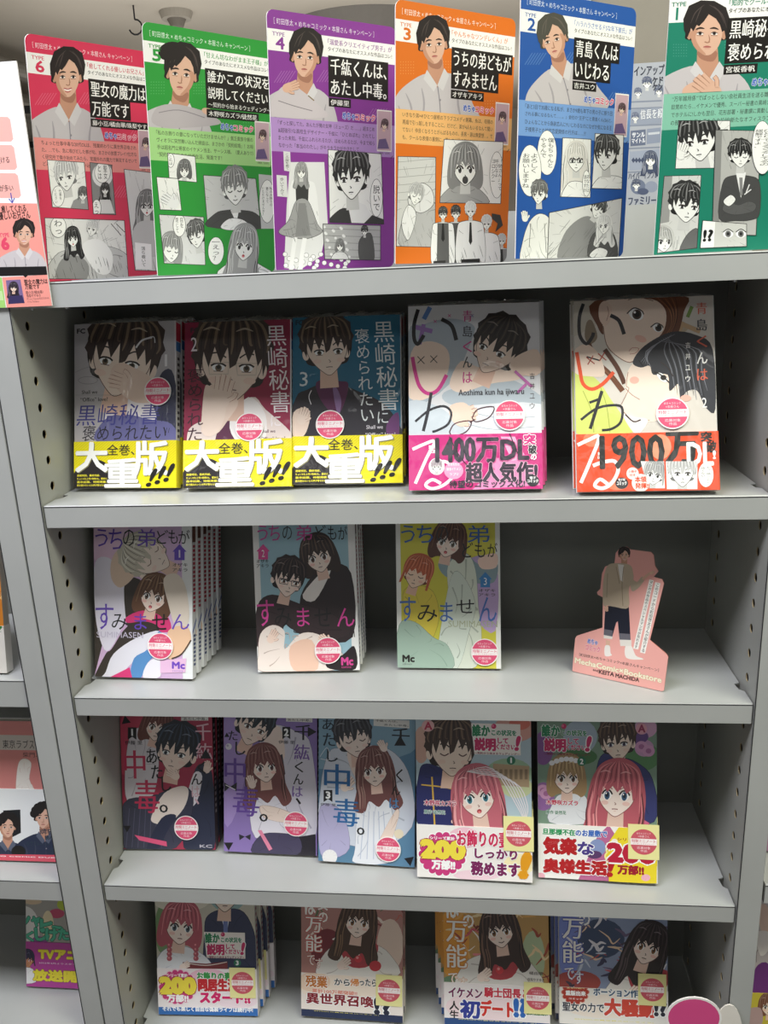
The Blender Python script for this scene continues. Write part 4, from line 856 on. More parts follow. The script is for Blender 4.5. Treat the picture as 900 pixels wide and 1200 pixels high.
# ---------------------------------------------------------------- covers
KA, KA3, KA5 = (80, 370, 3.4615), (340, 350, 3.0), (660, 340, 4.737)
KB, KB2, KC, KC3, KC5, KD, KD3 = (80, 590, 3.75), (280, 590, 2.8125), (120, 820, 3.4615), (360, 820, 3.214), (600, 820, 3.0), (150, 1030, 2.571), (480, 1030, 2.143)
HB = dict(hair='#3b2c28', hl='#8f7a60', skin='#f0dccd', line='#6a4a42', eye='#6a5a48')
def logo_fc(c, x, y):
    c.T('FC', x, y, x + 32, y + 17, '#2c2a30', .05); c.T('flower', x + 48, y + 2, x + 110, y + 16, '#2c2a30', .02)
def a1(c):
    c.k = KA; logo_fc(c, 36, 54)
    c.S('#8a868c', 1.5, '28,230 60,215 100,200 120,160'); c.E('#8a868c', 80, 262, 40, 16); c.E('#b9b4b8', 80, 262, 38, 14)
    c.P('#3a3c52', '350,330 380,230 430,245 445,515 300,515', 1); c.P('#efe8ea', '150,515 160,360 235,330 330,350 360,430 340,515', 1); c.P('#6b6a9c', '120,515 150,420 230,400 330,420 420,440 420,515', 1)
    face(c, 222, 175, 152, 10, -.25, style='short', **HB, lw=3)
    c.P('#ecd2c2', '175,215 215,190 265,210 330,250 340,330 260,345 200,300 180,260', 1); fingers(c, 225, 270, 62, -75, '#efd6c6', '#b98a76'); c.P('#ecd2c2', '240,270 320,260 345,345 255,345', 1)
    c.S('#d8d6da', 7, '275,130 300,100 340,88'); c.S('#d8d6da', 4, '300,100 345,85 352,110')
    c.S('#8c8890', 1.2, '28,322 200,322'); c.T('Shall we', 55, 303, 118, 316, '#333', .02); c.T('“Office” love?', 50, 333, 160, 346, '#333', .02)
    c.T('1', 388, 157, 405, 205, '#f4f2f4', 0)
    c.T('黒崎秘書', 36, 362, 372, 440, '#43428f', 0, slant=.12); c.T('に', 378, 392, 416, 428, '#2f2c50', 0, slant=.12); c.T('褒められたい', 58, 446, 398, 503, '#26222e', 0, slant=.12)
    for x in (400, 410): c.S('#26222e', 2, [(x, 455), (x - 4, 475)])
def band_yellow(c):
    for k in range(46):
        u = -.35 + k * .03; v0, v1 = (1 - .02), (1 - .62)
        c.add(lin_hex('#dccb06'), [(u * c.w, .4 * c.h), ((u + .006) * c.w, .4 * c.h), ((u + .326) * c.w, c.h), ((u + .32) * c.w, c.h)])
    c.add(lin_hex('#221c1e'), [(c.w * (.2 + .235 * math.cos(t)), c.h * .62 * math.sin(t)) for t in [math.pi * i / 20 for i in range(21)]])
    for i, t in enumerate(('連載特別、最終完結、', 'ちょいSな上司×地味OL、累計に', '最幸話題、特報掲載、', '続き読みたいとの声が寄せられて')): c.TN(t, .03, .7 + i * .07, .33 if i else .26, .745 + i * .07, '#efe23a', .03)
    for o, col in ((.008, '#8a8560'), (0, '#fdfdf8')):
        c.TN('大', .02 + o, .03 + o * 2, .33 + o, .64 + o * 2, col, .035); c.TN('重', .31 + o, .38 + o * 2, .65 + o, .97 + o * 2, col, .03); c.TN('版', .6 + o, .02 + o * 2, .92 + o, .72 + o * 2, col, .03)
    c.TN('全巻、', .33, .07, .6, .3, '#2c2826', 0)
    for k in range(3): c.TN('!', .74 + k * .085, .6 - k * .05, .8 + k * .085, .96 - k * .05, '#14110f', .03, slant=.5)
def lin_hex(h): return h
def a2(c):
    c.k = KA; logo_fc(c, 497, 50)
    c.P('#e6d6d0', '480,515 490,460 540,430 600,440 740,330 800,380 900,470 900,520 480,520', 1); c.P('#5a2344', '600,515 620,440 655,420 690,515', 1); c.P('#f4eeec', '655,430 730,330 800,400 790,515 690,515', 1)
    face(c, 664, 190, 158, 2, .05, glasses='#d9c8b8', style='short', **HB, lw=3)
    c.P('#efd6c6', '540,470 555,330 580,280 640,300 690,350 650,420 600,480', 1); fingers(c, 625, 315, 74, 12, '#f2dccd', '#b98a76'); c.P('#f2dccd', '552,300 580,290 640,360 610,470 545,475', 1)
    c.T('2', 498, 88, 523, 144, '#f2e8ec', 0); c.T('黒崎秘書', 812, 42, 892, 392, '#f3e9ec', -.005, vert=True, slant=-.06); c.T('に', 822, 405, 862, 448, '#f3e9ec', 0); c.T('褒められた', 484, 215, 546, 505, '#3c1224', 0, vert=True)
    c.T('Shall we', 782, 462, 840, 474, '#5a3040', .02); c.T('“Office” love?', 772, 492, 880, 504, '#5a3040', .02)
def a3(c):
    c.k = KA3; c.T('FC', 20, 76, 45, 92, '#143846', .05); c.T('flower', 60, 78, 120, 90, '#143846', .02)
    rblob(c, '10,490 20,350 60,320 110,300 170,300 250,330 330,370 380,440 380,500', '#26232c', '#15131a', 2); c.P('#5c2150', '90,300 120,285 175,290 205,300 190,370 160,410 110,360', 1)
    c.P('#8a6a9a', '150,310 166,318 180,360 172,410 160,380', 1); c.P('#6d3a72', '340,440 380,400 380,490 345,490', 1)
    face(c, 128, 176, 92, -4, .2, style='short', **HB, lw=2)
    c.P('#f0d8c8', '12,400 60,385 70,420 50,480 12,490', 1); fingers(c, 45, 415, 34, 20, '#f2dccd', '#a97a66'); c.S('#e7e2e8', 3, '75,322 66,345 74,372')
    c.T('3', 34, 258, 62, 308, '#dfe8ec', 0); c.T('黒崎秘書', 300, 82, 374, 392, '#e8eef0', -.005, vert=True, slant=-.06); c.T('に', 308, 398, 345, 438, '#e8eef0', 0); c.T('褒められたい', 236, 106, 288, 430, '#e8eef0', 0, vert=True, slant=-.06)
    c.T('Shall we', 268, 445, 326, 457, '#d9d4dc', .02); c.T('“Office” love?', 265, 472, 370, 483, '#d9d4dc', .02)
def a4(c):
    c.k = KA3
    c.P('#aeb9c3', '415,120 470,90 560,70 640,90 640,140 560,300 420,370', 1); c.P('#edd5c4', '425,190 480,150 545,170 560,230 520,330 420,350', 1); c.P('#b6c1ca', '540,330 640,300 760,280 880,340 880,380 700,385 560,370', 1)
    c.P('#efd8c8', '600,220 660,240 760,250 820,260 800,285 700,300 600,330 560,300', 1); c.P('#e2e5ea', '560,380 880,370 880,485 420,485 420,380', 1)
    c.P('#c9d2da', '420,360 540,390 620,485 420,485', 1); c.S('#a4adb8', 2, '640,400 740,420 860,415'); c.S('#a4adb8', 2, '620,440 720,460 860,450')
    face(c, 728, 178, 92, 24, -.5, hair='#2b2523', hl='#55493f', skin='#f0d9c9', line='#5c423a', eye='#3a2c28', lw=2)
    c.P('#efd6c4', '800,200 870,180 880,260 820,270 770,240', 1)
    fingers(c, 610, 410, 50, 75, '#f0d4c2', '#b27f6a'); c.P('#f0d4c2', '560,380 610,365 640,400 610,450 570,430', 1)
    for x, y in ((600, 455), (680, 405)): c.S('#4a2230', 4, [(x - 40, y + 14), (x - 20, y - 16), (x + 36, y - 24), (x + 20, y + 12), (x - 26, y + 28), (x - 40, y + 14)], smooth=1)
    c.S('#4a2230', 4, '632,436 650,424')
    c.S('#5d84c0', 16, '492,30 470,72'); c.S('#9a76b8', 16, '440,100 500,115'); c.S('#9a76b8', 14, '470,90 455,160'); c.S('#c46ab0', 10, '790,255 850,310'); c.S('#c46ab0', 10, '830,300 800,330')
    c.S('#232226', 13, '450,38 436,90 436,140 448,160 462,142 470,128'); c.S('#232226', 14, '532,72 568,95 584,146'); c.S('#d0368c', 13, '430,205 440,260 456,310 486,334 520,320 550,268')
    for x, y in ((460, 215), (505, 212)): c.S('#3a2c2a', 3, [(x - 12, y - 12), (x + 12, y + 14)], smooth=0); c.S('#3a2c2a', 3, [(x + 12, y - 12), (x - 12, y + 12)], smooth=0)
    c.S('#2b2c33', 11, '496,330 484,400 468,466'); c.S('#2b2c33', 8, '440,432 490,392 540,378 566,400 556,440 520,462 500,468')
    for i, ch in enumerate('青島くんは'): c.T(ch, 607, 42 + i * 54, 640, 80 + i * 54, ('#c83a86', '#3a3a3e')[i % 2], .02)
    for i, ch in enumerate('吉井ユウ'): c.T(ch, 842, 262 + i * 35, 860, 282 + i * 35, '#4a4046', 0)
    c.T('Aoshima kun ha ijiwaru', 592, 320, 822, 342, '#33313a', .02)
    for x, y, col in ((510, 80, '#c83a86'), (560, 60, '#c83a86'), (640, 60, '#7a8ab0')): c.S(col, 2, [(x - 5, y - 5), (x + 5, y + 5)]); c.S(col, 2, [(x + 5, y - 5), (x - 5, y + 5)])
def b4(c):
    c.k = KA3; c.P('#e58fc0', '690,560 820,560 880,655 640,672 720,600'); c.P('#e07ab4', '620,485 700,485 640,560 560,600'); c.P('#efb0d2', '740,485 790,485 830,560 780,570')
    c.S('#fbf5f8', 11, '430,530 470,512 508,502 480,560 440,650'); c.S('#fbf5f8', 11, '500,585 540,572 575,592 572,625 540,655 500,668 476,655 500,636 530,650')
    c.E('#f7eff3', 515, 590, 28, 30); bwf(c, 515, 590, 19, '#b8a8b0'); c.E('#f0a3c8', 575, 605, 34, 30); c.T('吉井先生の', 555, 578, 595, 588, '#fff', .02); c.T('最強イケメン', 550, 594, 600, 604, '#fff', .02); c.T('ラブ♡', 560, 612, 592, 622, '#fff', .02)
    c.T('累計', 487, 516, 512, 528, '#fff', .04); c.T('DL数', 487, 531, 514, 543, '#fff', .04)
    c.T('1400', 513, 492, 650, 572, '#3b3340', .05); c.T('万DL', 655, 492, 838, 572, '#3b3340', .05, out='#e25a9f', ow=.03); c.T('突', 822, 478, 862, 512, '#d22c82', .05, out='#fff', ow=.06); c.T('破', 838, 515, 866, 545, '#2c2630', .05, out='#fff', ow=.05); c.T('の', 846, 548, 866, 566, '#fff', .04, out='#d22c82')
    c.T('超人気作!', 618, 578, 868, 642, '#33293a', .05, out='#f4b8d6', ow=.03); c.T('待望のコミックス化!', 560, 640, 825, 662, '#33293a', .03)
    c.E('#2a2a30', 853, 640, 22, 20); c.T('電子', 842, 626, 864, 634, '#fff', .03); c.T('コミック', 834, 636, 872, 646, '#fff', .04); c.S('#33222c', 3, '560,485 600,560 660,622'); c.S('#33222c', 3, '770,470 790,520 800,545')
def a5(c):
    c.k = KA5
    c.P('#c9c2b4', '55,60 200,60 180,200 55,260', 0); c.P('#8d7d68', '130,180 160,170 190,260 150,300 120,260', 1); c.P('#bfae94', '520,170 620,160 700,200 640,240', 1); c.S('#7a9a4a', 20, '715,90 690,150'); c.S('#c9a882', 26, '640,180 760,230'); c.S('#c9a882', 22, '660,190 630,260')
    c.P('#6d4029', '175,60 660,30 670,120 610,290 480,300 420,100 240,70 230,240 190,200', 1)
    c.P('#f3dccb', '228,62 450,45 560,80 600,170 540,290 470,330 370,400 290,360 240,300 220,200', 1); c.P('#f0d4c2', '230,60 265,90 268,150 235,200 200,160 200,90', 1); c.S('#a86c5a', 3, '245,90 252,130 240,170')
    c.S('#7a4a3a', 4, '222,200 240,300 290,360 370,402 430,360')
    c.P('#6d4029', '440,40 620,30 655,90 640,200 590,275 500,300 560,220 570,120 520,60', 1)
    for k in range(6): c.S(('#9a6440', '#4a2a1c')[k % 2], 6, [(520 + k * 20, 40), (590 + k * 9, 110), (600 + k * 4, 200), (540 + k * 6, 285)], 2)
    c.S('#6d4029', 30, '140,300 190,400 260,470 330,560'); c.S('#8a583a', 10, '140,310 200,410 290,500', 2); c.S('#5a3222', 26, '230,330 300,430 340,520')
    for ex, ey, er in ((405, 135, 42), (525, 210, 30)):
        c.E('#ffffff', ex, ey, er, er * .72, 25); c.E('#4a3a30', ex + 4, ey, er * .62, er * .66); c.E('#15110f', ex + 4, ey - 2, er * .38, er * .42); c.E('#fff', ex - 8, ey - 12, er * .16, er * .16); c.S('#2a1c18', 6, [(ex - er - 10, ey - 4), (ex - er * .3, ey - er * .85), (ex + er * .7, ey - er * .5), (ex + er, ey)])
    c.S('#6d4029', 4, '360,55 420,40 500,60'); c.S('#c07a6a', 3, '365,340 385,320 420,325 400,350 370,355'); c.E('#f0c0b0', 430, 270, 34, 18, 20)
    # sleeping man below
    c.P('#f4e0d0', '355,460 400,400 520,380 640,440 660,560 600,680 500,730 400,715 325,660 350,590 345,530', 1); c.S('#8a5a4a', 3, '360,455 350,530 365,545 345,590 330,620 320,655 380,710 480,722')
    c.P('#33343c', '385,400 450,310 600,232 740,250 830,330 845,660 790,650 745,560 690,560 650,600 640,520 590,560 580,470 500,470 480,420 430,430', 1)
    for k in range(13): c.S(('#7c7e88', '#1c1d22')[k % 2], 6, [(600 - k * 6, 245 + k * 3), (560 + k * 16, 330), (600 + k * 14, 440), (620 + k * 15, 560 + (k % 3) * 25)], 2)
    for k in range(6): c.S('#8a8c96', 4, [(620, 245), (520 - k * 12, 300 + k * 8), (430 + k * 12, 400 + k * 6)], 2)
    c.E('#fff', 550, 485, 36, 17, 40); c.E('#2a2322', 556, 486, 17, 15); c.S('#1c1716', 7, '505,455 540,470 590,515'); c.S('#1c1716', 4, '420,390 440,420 450,425'); c.S('#3a3030', 5, '540,400 580,430 610,480'); c.E('#f4b8a8', 395, 500, 26, 20); c.E('#f2b4a4', 680, 600, 30, 18); c.S('#8a4a42', 3, '345,545 380,580 425,608')
    c.P('#d3dc74', '60,470 120,455 200,510 260,600 330,700 385,790 60,790', 1); c.S('#8f9a3a', 3, '200,520 240,640 260,790'); c.S('#8f9a3a', 3, '110,560 160,680 170,790'); c.P('#f3dccb', '60,340 130,300 200,360 230,470 160,480 60,455', 1); c.P('#f6ece6', '330,690 400,705 470,720 430,790 390,790', 1); c.S('#3a2226', 8, '345,690 390,730 430,720')
    c.S('#2b2b30', 19, '112,76 90,150 92,250 128,298 160,262 168,236'); c.S('#2b2b30', 21, '262,140 310,170 338,245'); c.S('#e8542c', 20, '75,345 92,440 110,520 160,550 220,520 280,455'); c.S('#2b2b30', 8, '130,370 200,390', smooth=0)
    for x, y in ((150, 390), (215, 370)): c.S('#a8402c', 6, [(x - 22, y - 18), (x + 24, y + 20)], smooth=0); c.S('#a8402c', 6, [(x + 16, y - 26), (x - 14, y + 24)], smooth=0)
    c.S('#2b2b30', 18, '215,560 190,640 150,770'); c.S('#2b2b30', 14, '145,625 200,605'); c.S('#2b2b30', 14, '98,720 180,660 260,640 325,650 320,730 270,770 215,778')
    for i, ch in enumerate('青島くんは'): c.T(ch, 738 + i, 70 + i * 92, 798 + i, 132 + i * 92, ('#d4634c', '#43434a', '#d4634c', '#f4f2ee', '#d4634c')[i], .02)
    for i, ch in enumerate('吉井ユウ'): c.T(ch, 678, 290 + i * 62, 706, 322 + i * 62, '#f2f0ec', 0)
    c.T('2', 770, 598, 798, 652, '#f4f2ee', 0)
def b5(c):
    c.k = KA5; c.E('#f4835f', 160, 830, 50, 40); c.E('#f39a78', 540, 870, 60, 70); c.E('#f4835f', 300, 1080, 60, 30)
    c.S('#fbf6f2', 20, '80,860 140,832 200,815 150,950 98,1070'); c.S('#fbf6f2', 20, '165,975 220,955 285,950 305,1000 270,1070 220,1100 175,1085 205,1050 250,1080')
    c.T('累計', 192, 900, 226, 916, '#fff', .04); c.T('DL数', 192, 920, 230, 936, '#fff', .04)
    c.T('1900', 205, 812, 560, 985, '#2d2d2c', .03); c.T('万', 570, 790, 750, 960, '#2d2d2c', .04); c.T('突', 765, 788, 825, 838, '#2a2826', .05); c.T('破', 795, 838, 850, 900, '#2a2826', .05); c.T('DL', 688, 848, 832, 970, '#fdf8f4', .04); c.T('!', 828, 892, 850, 935, '#fdf8f4', .05)
    c.P('#f4f1ec', '430,950 560,950 565,1100 470,1100'); c.clip('430,950 560,950 565,1100 470,1100'); bwf(c, 505, 1020, 60, '#b0b0b0', girl=True, ang=10); c.clip(); c.P('#f4f1ec', '570,950 745,950 745,1105 575,1105'); c.clip('570,950 745,950 745,1105 575,1105'); bwf(c, 660, 1010, 80, '#c8c8c8', f=.1); c.clip()
    bubble(c, 792, 1025, 42, 68, ['もう一緒にいたい', '…待てない']); c.E('#2a2a2e', 325, 1072, 36, 32); c.T('電子版', 306, 1046, 344, 1058, '#fff', .03); c.T('コミック', 298, 1062, 352, 1082, '#fff', .05)
    c.E('#f8f0e8', 385, 1018, 34, 34); c.T('小冊子', 362, 1000, 408, 1014, '#d8402c', .03); c.T('付き', 368, 1020, 400, 1034, '#d8402c', .03); c.E('#f8f0e8', 430, 1070, 50, 50); c.T('本領', 398, 1035, 462, 1066, '#e0502c', .04); c.T('発揮!!', 400, 1072, 478, 1100, '#e0502c', .04)
def sp_red(top='#c22a46'):
    def f(c):
        c.bg(top, 0, .88, 1, .99); c.bg('#3a74b8', 0, .82, 1, .875); r = random.Random(4)
        for k in range(14): c.bg('#4a4048', .28, .3 + k * .036, .72, .3 + k * .036 + r.uniform(.015, .028))
    return f
def sp_mc(c):
    r = random.Random(9); c.bg('#6a3a30', .1, .86, .9, .98)
    for k in range(16): c.bg('#b8344a', .22, .42 + k * .027, .78, .42 + k * .027 + .017)
    c.add('#4a5fae', [(0, .3 * c.h), (c.w, .38 * c.h), (c.w, .36 * c.h), (0, .28 * c.h)])
    for k in range(8): c.bg('#3c4a7c', .25, .08 + k * .026, .75, .08 + k * .026 + .015)
# row B
def house(c, x, y, s, col, num): c.P(col, [(x, y), (x + s * .5, y - s * .55), (x + s, y), (x + s * .86, y), (x + s * .86, y + s * .6), (x + s * .14, y + s * .6), (x + s * .14, y)]); c.T(num, x + s * .38, y - s * .12, x + s * .62, y + s * .42, '#fff' if num != '1' else '#e8dcf4', .01)
def b1(c):
    c.k = KB; c.bg('#d8b7dc'); c.bg('#eef0f0', .9, 0, 1, 1); c.P('#e9c7e0', '118,100 260,100 250,230 118,250', 1)
    c.P('#3d352f', '112,380 118,340 130,370 150,480 165,560 112,770', 0); c.P('#e9e4f3', '118,260 180,240 250,330 260,470 230,560 170,650 130,560 115,420', 1); c.P('#3d352f', '250,340 330,350 330,500 280,540 255,520', 1)
    c.P('#e8cdb8', '190,250 230,200 300,260 290,320 230,370 190,330', 1)
    face(c, 352, 240, 95, -62, .5, hair='#c9c2b0', hl='#f0ecdf', skin='#f4e3d6', line='#7a5a4a', closed=True, lw=2)
    c.P('#e03d7c', '255,500 330,470 430,490 450,560 380,560 330,520 262,525', 1); c.P('#3d352f', '190,640 260,540 350,520 400,560 300,640 200,700 150,760 112,770 165,660', 1)
    face(c, 378, 405, 72, 14, -.2, hair='#6a4a36', hl='#a88464', girl=True, style='bob', skin='#f8e3d6', mouth=2, lw=2)
    c.P('#e9dccd', '420,330 480,310 520,380 530,520 480,560 440,440', 1); c.P('#f0c7a4', '440,560 520,540 540,600 500,660 440,680', 1); c.S('#4a3a32', 6, '540,600 500,660 455,682')
    c.P('#eceaf4', '165,740 200,660 300,590 400,560 350,640 260,720 230,765 150,765', 1); c.P('#5c93cc', '275,765 290,680 350,640 400,560 420,620 350,700 320,765', 1); c.P('#f2f0f8', '330,765 350,700 400,680 405,760', 1); c.P('#e03d7c', '180,765 270,720 282,765')
    for i, (ch, col) in enumerate(zip('うちの弟どもが', ('#5a3ab0', '#5a3ab0', '#222', '#6a48b8', '#222', '#222', '#222'))):
        x = (118, 178, 240, 302, 388, 440, 484)[i]; w = (56, 62, 52, 84, 52, 42, 50)[i]; c.T(ch, x, 112 + (i > 3) * 4, x + w, 190 + (12 if i == 1 else -12 if i > 3 else 0), col, 0)
    for i, (ch, col) in enumerate(zip('すみません', ('#6a4ac0', '#222', '#6a4ac0', '#222', '#6a4ac0'))): x = (120, 190, 290, 368, 455)[i]; c.T(ch, x, 440 if i == 0 else 485, x + (80, 70, 55, 72, 78)[i], 555, col, 0)
    house(c, 458, 212, 62, '#6a4cc0', '1'); c.T('オザキ', 458, 262, 524, 278, '#222', .02); c.T('アキラ', 458, 284, 524, 300, '#222', .02); c.T('SUMIMASEN', 125, 562, 330, 592, '#cfc8dc', -.01)
    c.P('#edc3e4', '405,690 520,680 515,742 405,745'); c.T('Mc', 458, 696, 512, 726, '#7448c4', .05); c.T('comics', 458, 730, 505, 740, '#9a7ac8', .01)
def b2(c):
    c.k = KB2; c.bg('#9fc4d2'); c.bg('#f3f2f0', 0, 0, .06, 1); c.bg('#f1f0ee', .93, 0, 1, 1)
    c.P('#33292a', '240,240 300,200 370,230 375,440 250,440 200,330', 1); rblob(c, '60,340 110,300 200,330 300,360 370,420 300,450 200,430 150,400 130,480 60,470', '#3b2e30', '#241c1e', 1); c.P('#f3ece8', '210,300 290,210 300,230 250,320', 1)
    for k in range(7): c.S('#3a3032', 2.5, [(330 + k * 7, 350), (345 + k * 6, 440)], smooth=0)
    for k in range(8): c.S('#3a3032', 3, [(66 + k * 9, 466), (74 + k * 9, 498)], smooth=0)
    face(c, 262, 172, 54, -14, -.1, hair='#3a2c26', hl='#7a6050', girl=True, style='bob', skin='#fbe8dc', lw=1.6)
    face(c, 160, 250, 56, 12, .5, hair='#2c2322', hl='#6a5550', skin='#fbe6da', glasses='#6a5a5a', lw=1.6)
    rblob(c, '70,430 110,400 150,420 150,480 200,430 260,430 330,480 340,545 80,555 64,500', '#f7e9e0', '#7a5a50', 1); c.P('#f6cdb6', '170,470 240,450 260,545 180,548', 1); fingers(c, 110, 440, 26, 30, '#fbe0d0', '#a87864'); fingers(c, 285, 450, 24, -50, '#fbe0d0', '#a87864'); c.P('#2b2326', '290,520 340,500 380,470 385,545 300,545', 1)
    for i, (ch, col) in enumerate(zip('うちの弟どもが', ('#d84aa0', '#d84aa0', '#222', '#d84aa0', '#222', '#222', '#222'))): x = (60, 98, 142, 186, 250, 292, 326)[i]; c.T(ch, x, 72, x + (36, 38, 34, 56, 38, 30, 32)[i], 122, col, 0)
    for i, (ch, col) in enumerate(zip('すみません', ('#e04ea4', '#222', '#e04ea4', '#222', '#e04ea4'))): x = (58, 116, 190, 248, 322)[i]; c.T(ch, x, 318 if i == 0 else 345, x + (60, 58, 44, 58, 60)[i], 405, col, 0)
    house(c, 58, 158, 44, '#e04a96', '2'); c.T('オザキ', 58, 185, 98, 196, '#222', .02); c.T('アキラ', 58, 200, 98, 211, '#222', .02); c.T('Mc', 338, 508, 376, 532, '#d84a96', .05); c.T('comics', 338, 535, 370, 542, '#d84a96', .01)
def b3(c):
    c.k = KB2; c.bg('#d9d24a'); c.bg('#f1f1ec', 0, 0, .045, 1); c.bg('#f1f1ec', .955, 0, 1, 1)
    c.P('#c3a9d6', '740,200 845,190 845,420 770,360', 1); c.P('#8fa6ad', '660,190 740,160 790,200 850,190 840,260 760,260 680,240', 1); rblob(c, '690,200 750,165 780,220 790,340 800,440 780,540 650,545 690,420 690,300', '#dfe6d6', '#6d7a6a', 1)
    rblob(c, '540,300 580,270 640,290 660,380 620,470 560,430', '#e3cf4c', '#7a6a2a', 1); rblob(c, '660,440 700,240 740,240 780,330 760,420 720,545 650,545', '#dbe5d8', '#6d7a6a', 1); rblob(c, '528,400 580,390 640,440 690,470 700,548 528,548', '#a9c2b2', '#5d7a6a', 1); c.P('#ffdccb', '790,180 848,165 848,210 800,215', 1)
    face(c, 588, 232, 48, 18, -.2, hair='#c2603c', hl='#e69a74', skin='#f8d9c0', closed=True, girl=True, lw=1.5)
    face(c, 692, 125, 52, 12, -.2, hair='#5c3a2c', hl='#946a50', girl=True, style='bob', skin='#fbe6d8', mouth=2, eye='#7a6a58', lw=1.6)
    for i, (ch, col) in enumerate(zip('うちの弟', ('#3a6ab8', '#3a6ab8', '#444', '#3a6ab8'))): x = (534, 586, 650, 752)[i]; c.T(ch, x, 72, x + (46, 54, 40, 74)[i], 130, col, 0)
    for i, ch in enumerate('どもが'): c.T(ch, 735 + i * 42, 128, 772 + i * 40, 178, '#222', 0)
    for i, (ch, col) in enumerate(zip('すみません', ('#4a74c0', '#222', '#4a74c0', '#222', '#4a74c0'))): x = (530, 588, 662, 716, 790)[i]; c.T(ch, x, 308 + (i % 2) * 8 + (18 if i in (1, 2) else 0), x + (54, 66, 44, 60, 60)[i], 390 - (28 if i == 3 else 0), col, 0)
    house(c, 790, 250, 44, '#3c86c8', '3'); c.T('オザキ', 790, 282, 845, 292, '#222', .02); c.T('アキラ', 790, 296, 845, 306, '#222', .02); c.T('SUMIMASEN', 690, 386, 852, 408, '#b8bf9c', -.01); c.T('Mc', 540, 500, 578, 522, '#26221e', .05); c.T('comics', 540, 526, 570, 532, '#555', .01)
B_ART = {}
# row C
def tri(c, x, y, s, col='#17151a', a=0):
    c.P(col, [(x + s * math.cos(math.radians(a + k * 120)), y + s * math.sin(math.radians(a + k * 120))) for k in range(3)])
def vt_title(c, chars, col):   # (char, x0, y0, x1, y1)
    for q in chars: c.T(q[0], *q[1:5], q[5] if len(q) > 5 else col, .02)
def c1(c):
    c.k = KC; c.bg('#a8324e'); c.P('#c2455e', '80,70 200,60 180,260 80,300', 1)
    rblob(c, '90,330 110,150 170,110 210,170 230,260 200,400 110,420', '#d9d3da', '#6a6070', 1.5); face(c, 222, 108, 58, 14, .1, hair='#6a3c34', hl='#96645a', girl=True, style='bob', skin='#f4ddd2', lw=2)
    rblob(c, '350,420 370,300 400,260 445,300 455,600 330,600', '#2a2f46', '#151828', 1.5); c.P('#ece6ee', '340,420 370,300 405,310 380,420', 1); rblob(c, '86,420 200,390 330,350 370,420 300,600 86,600', '#3c3c50', '#20202c', 1.5)
    for k in range(7): c.S('#55556c', 3, [(110 + k * 22, 440), (96 + k * 24, 600)])
    face(c, 302, 210, 88, 12, -.35, hair='#23272f', hl='#46536a', skin='#f3dccf', closed=False, eye='#38404a', lw=2)
    c.P('#f3e4dc', '200,470 250,380 320,350 350,370 330,440 270,500 210,500', 1); c.P('#2b2f48', '180,600 240,480 300,470 260,540 230,600', 1); c.P('#e85a86', '130,548 260,575 262,595 150,570'); fingers(c, 290, 305, 30, -60, '#f3dccf', '#a07060'); fingers(c, 425, 275, 28, 10, '#f3dccf', '#a07060')
    c.P('#17151a', '103,112 138,112 138,162 121,150 103,162'); c.T('1', 114, 118, 127, 146, '#fff', .015); c.T('伊藤 里', 92, 166, 162, 182, '#1c1820', .02)
    vt_title(c, [('千', 378, 95, 440, 165), ('紘', 380, 175, 446, 240), ('く', 385, 250, 420, 300, '#1a181c'), ('ん', 360, 300, 405, 345, '#1a181c'), ('は', 362, 350, 395, 395), ('、', 375, 400, 392, 425), ('あ', 178, 200, 222, 258, '#1a181c'), ('た', 198, 265, 245, 320, '#1a181c'), ('し', 240, 310, 280, 372, '#1a181c'), ('中', 88, 205, 175, 320, '#c8365c'), ('毒', 130, 325, 232, 460, '#c8365c'), ('。', 232, 425, 265, 458, '#1a181c')], '#e0b8c4')
    tri(c, 420, 225, 26, a=30); tri(c, 100, 520, 18, a=90); tri(c, 95, 85, 22, a=20); c.P('#eceae6', '320,70 430,70 430,84 320,84'); c.T('あたし中毒。', 330, 71, 424, 83, '#222', .02); c.T('KC', 395, 588, 445, 600, '#c8c4d0', .03)
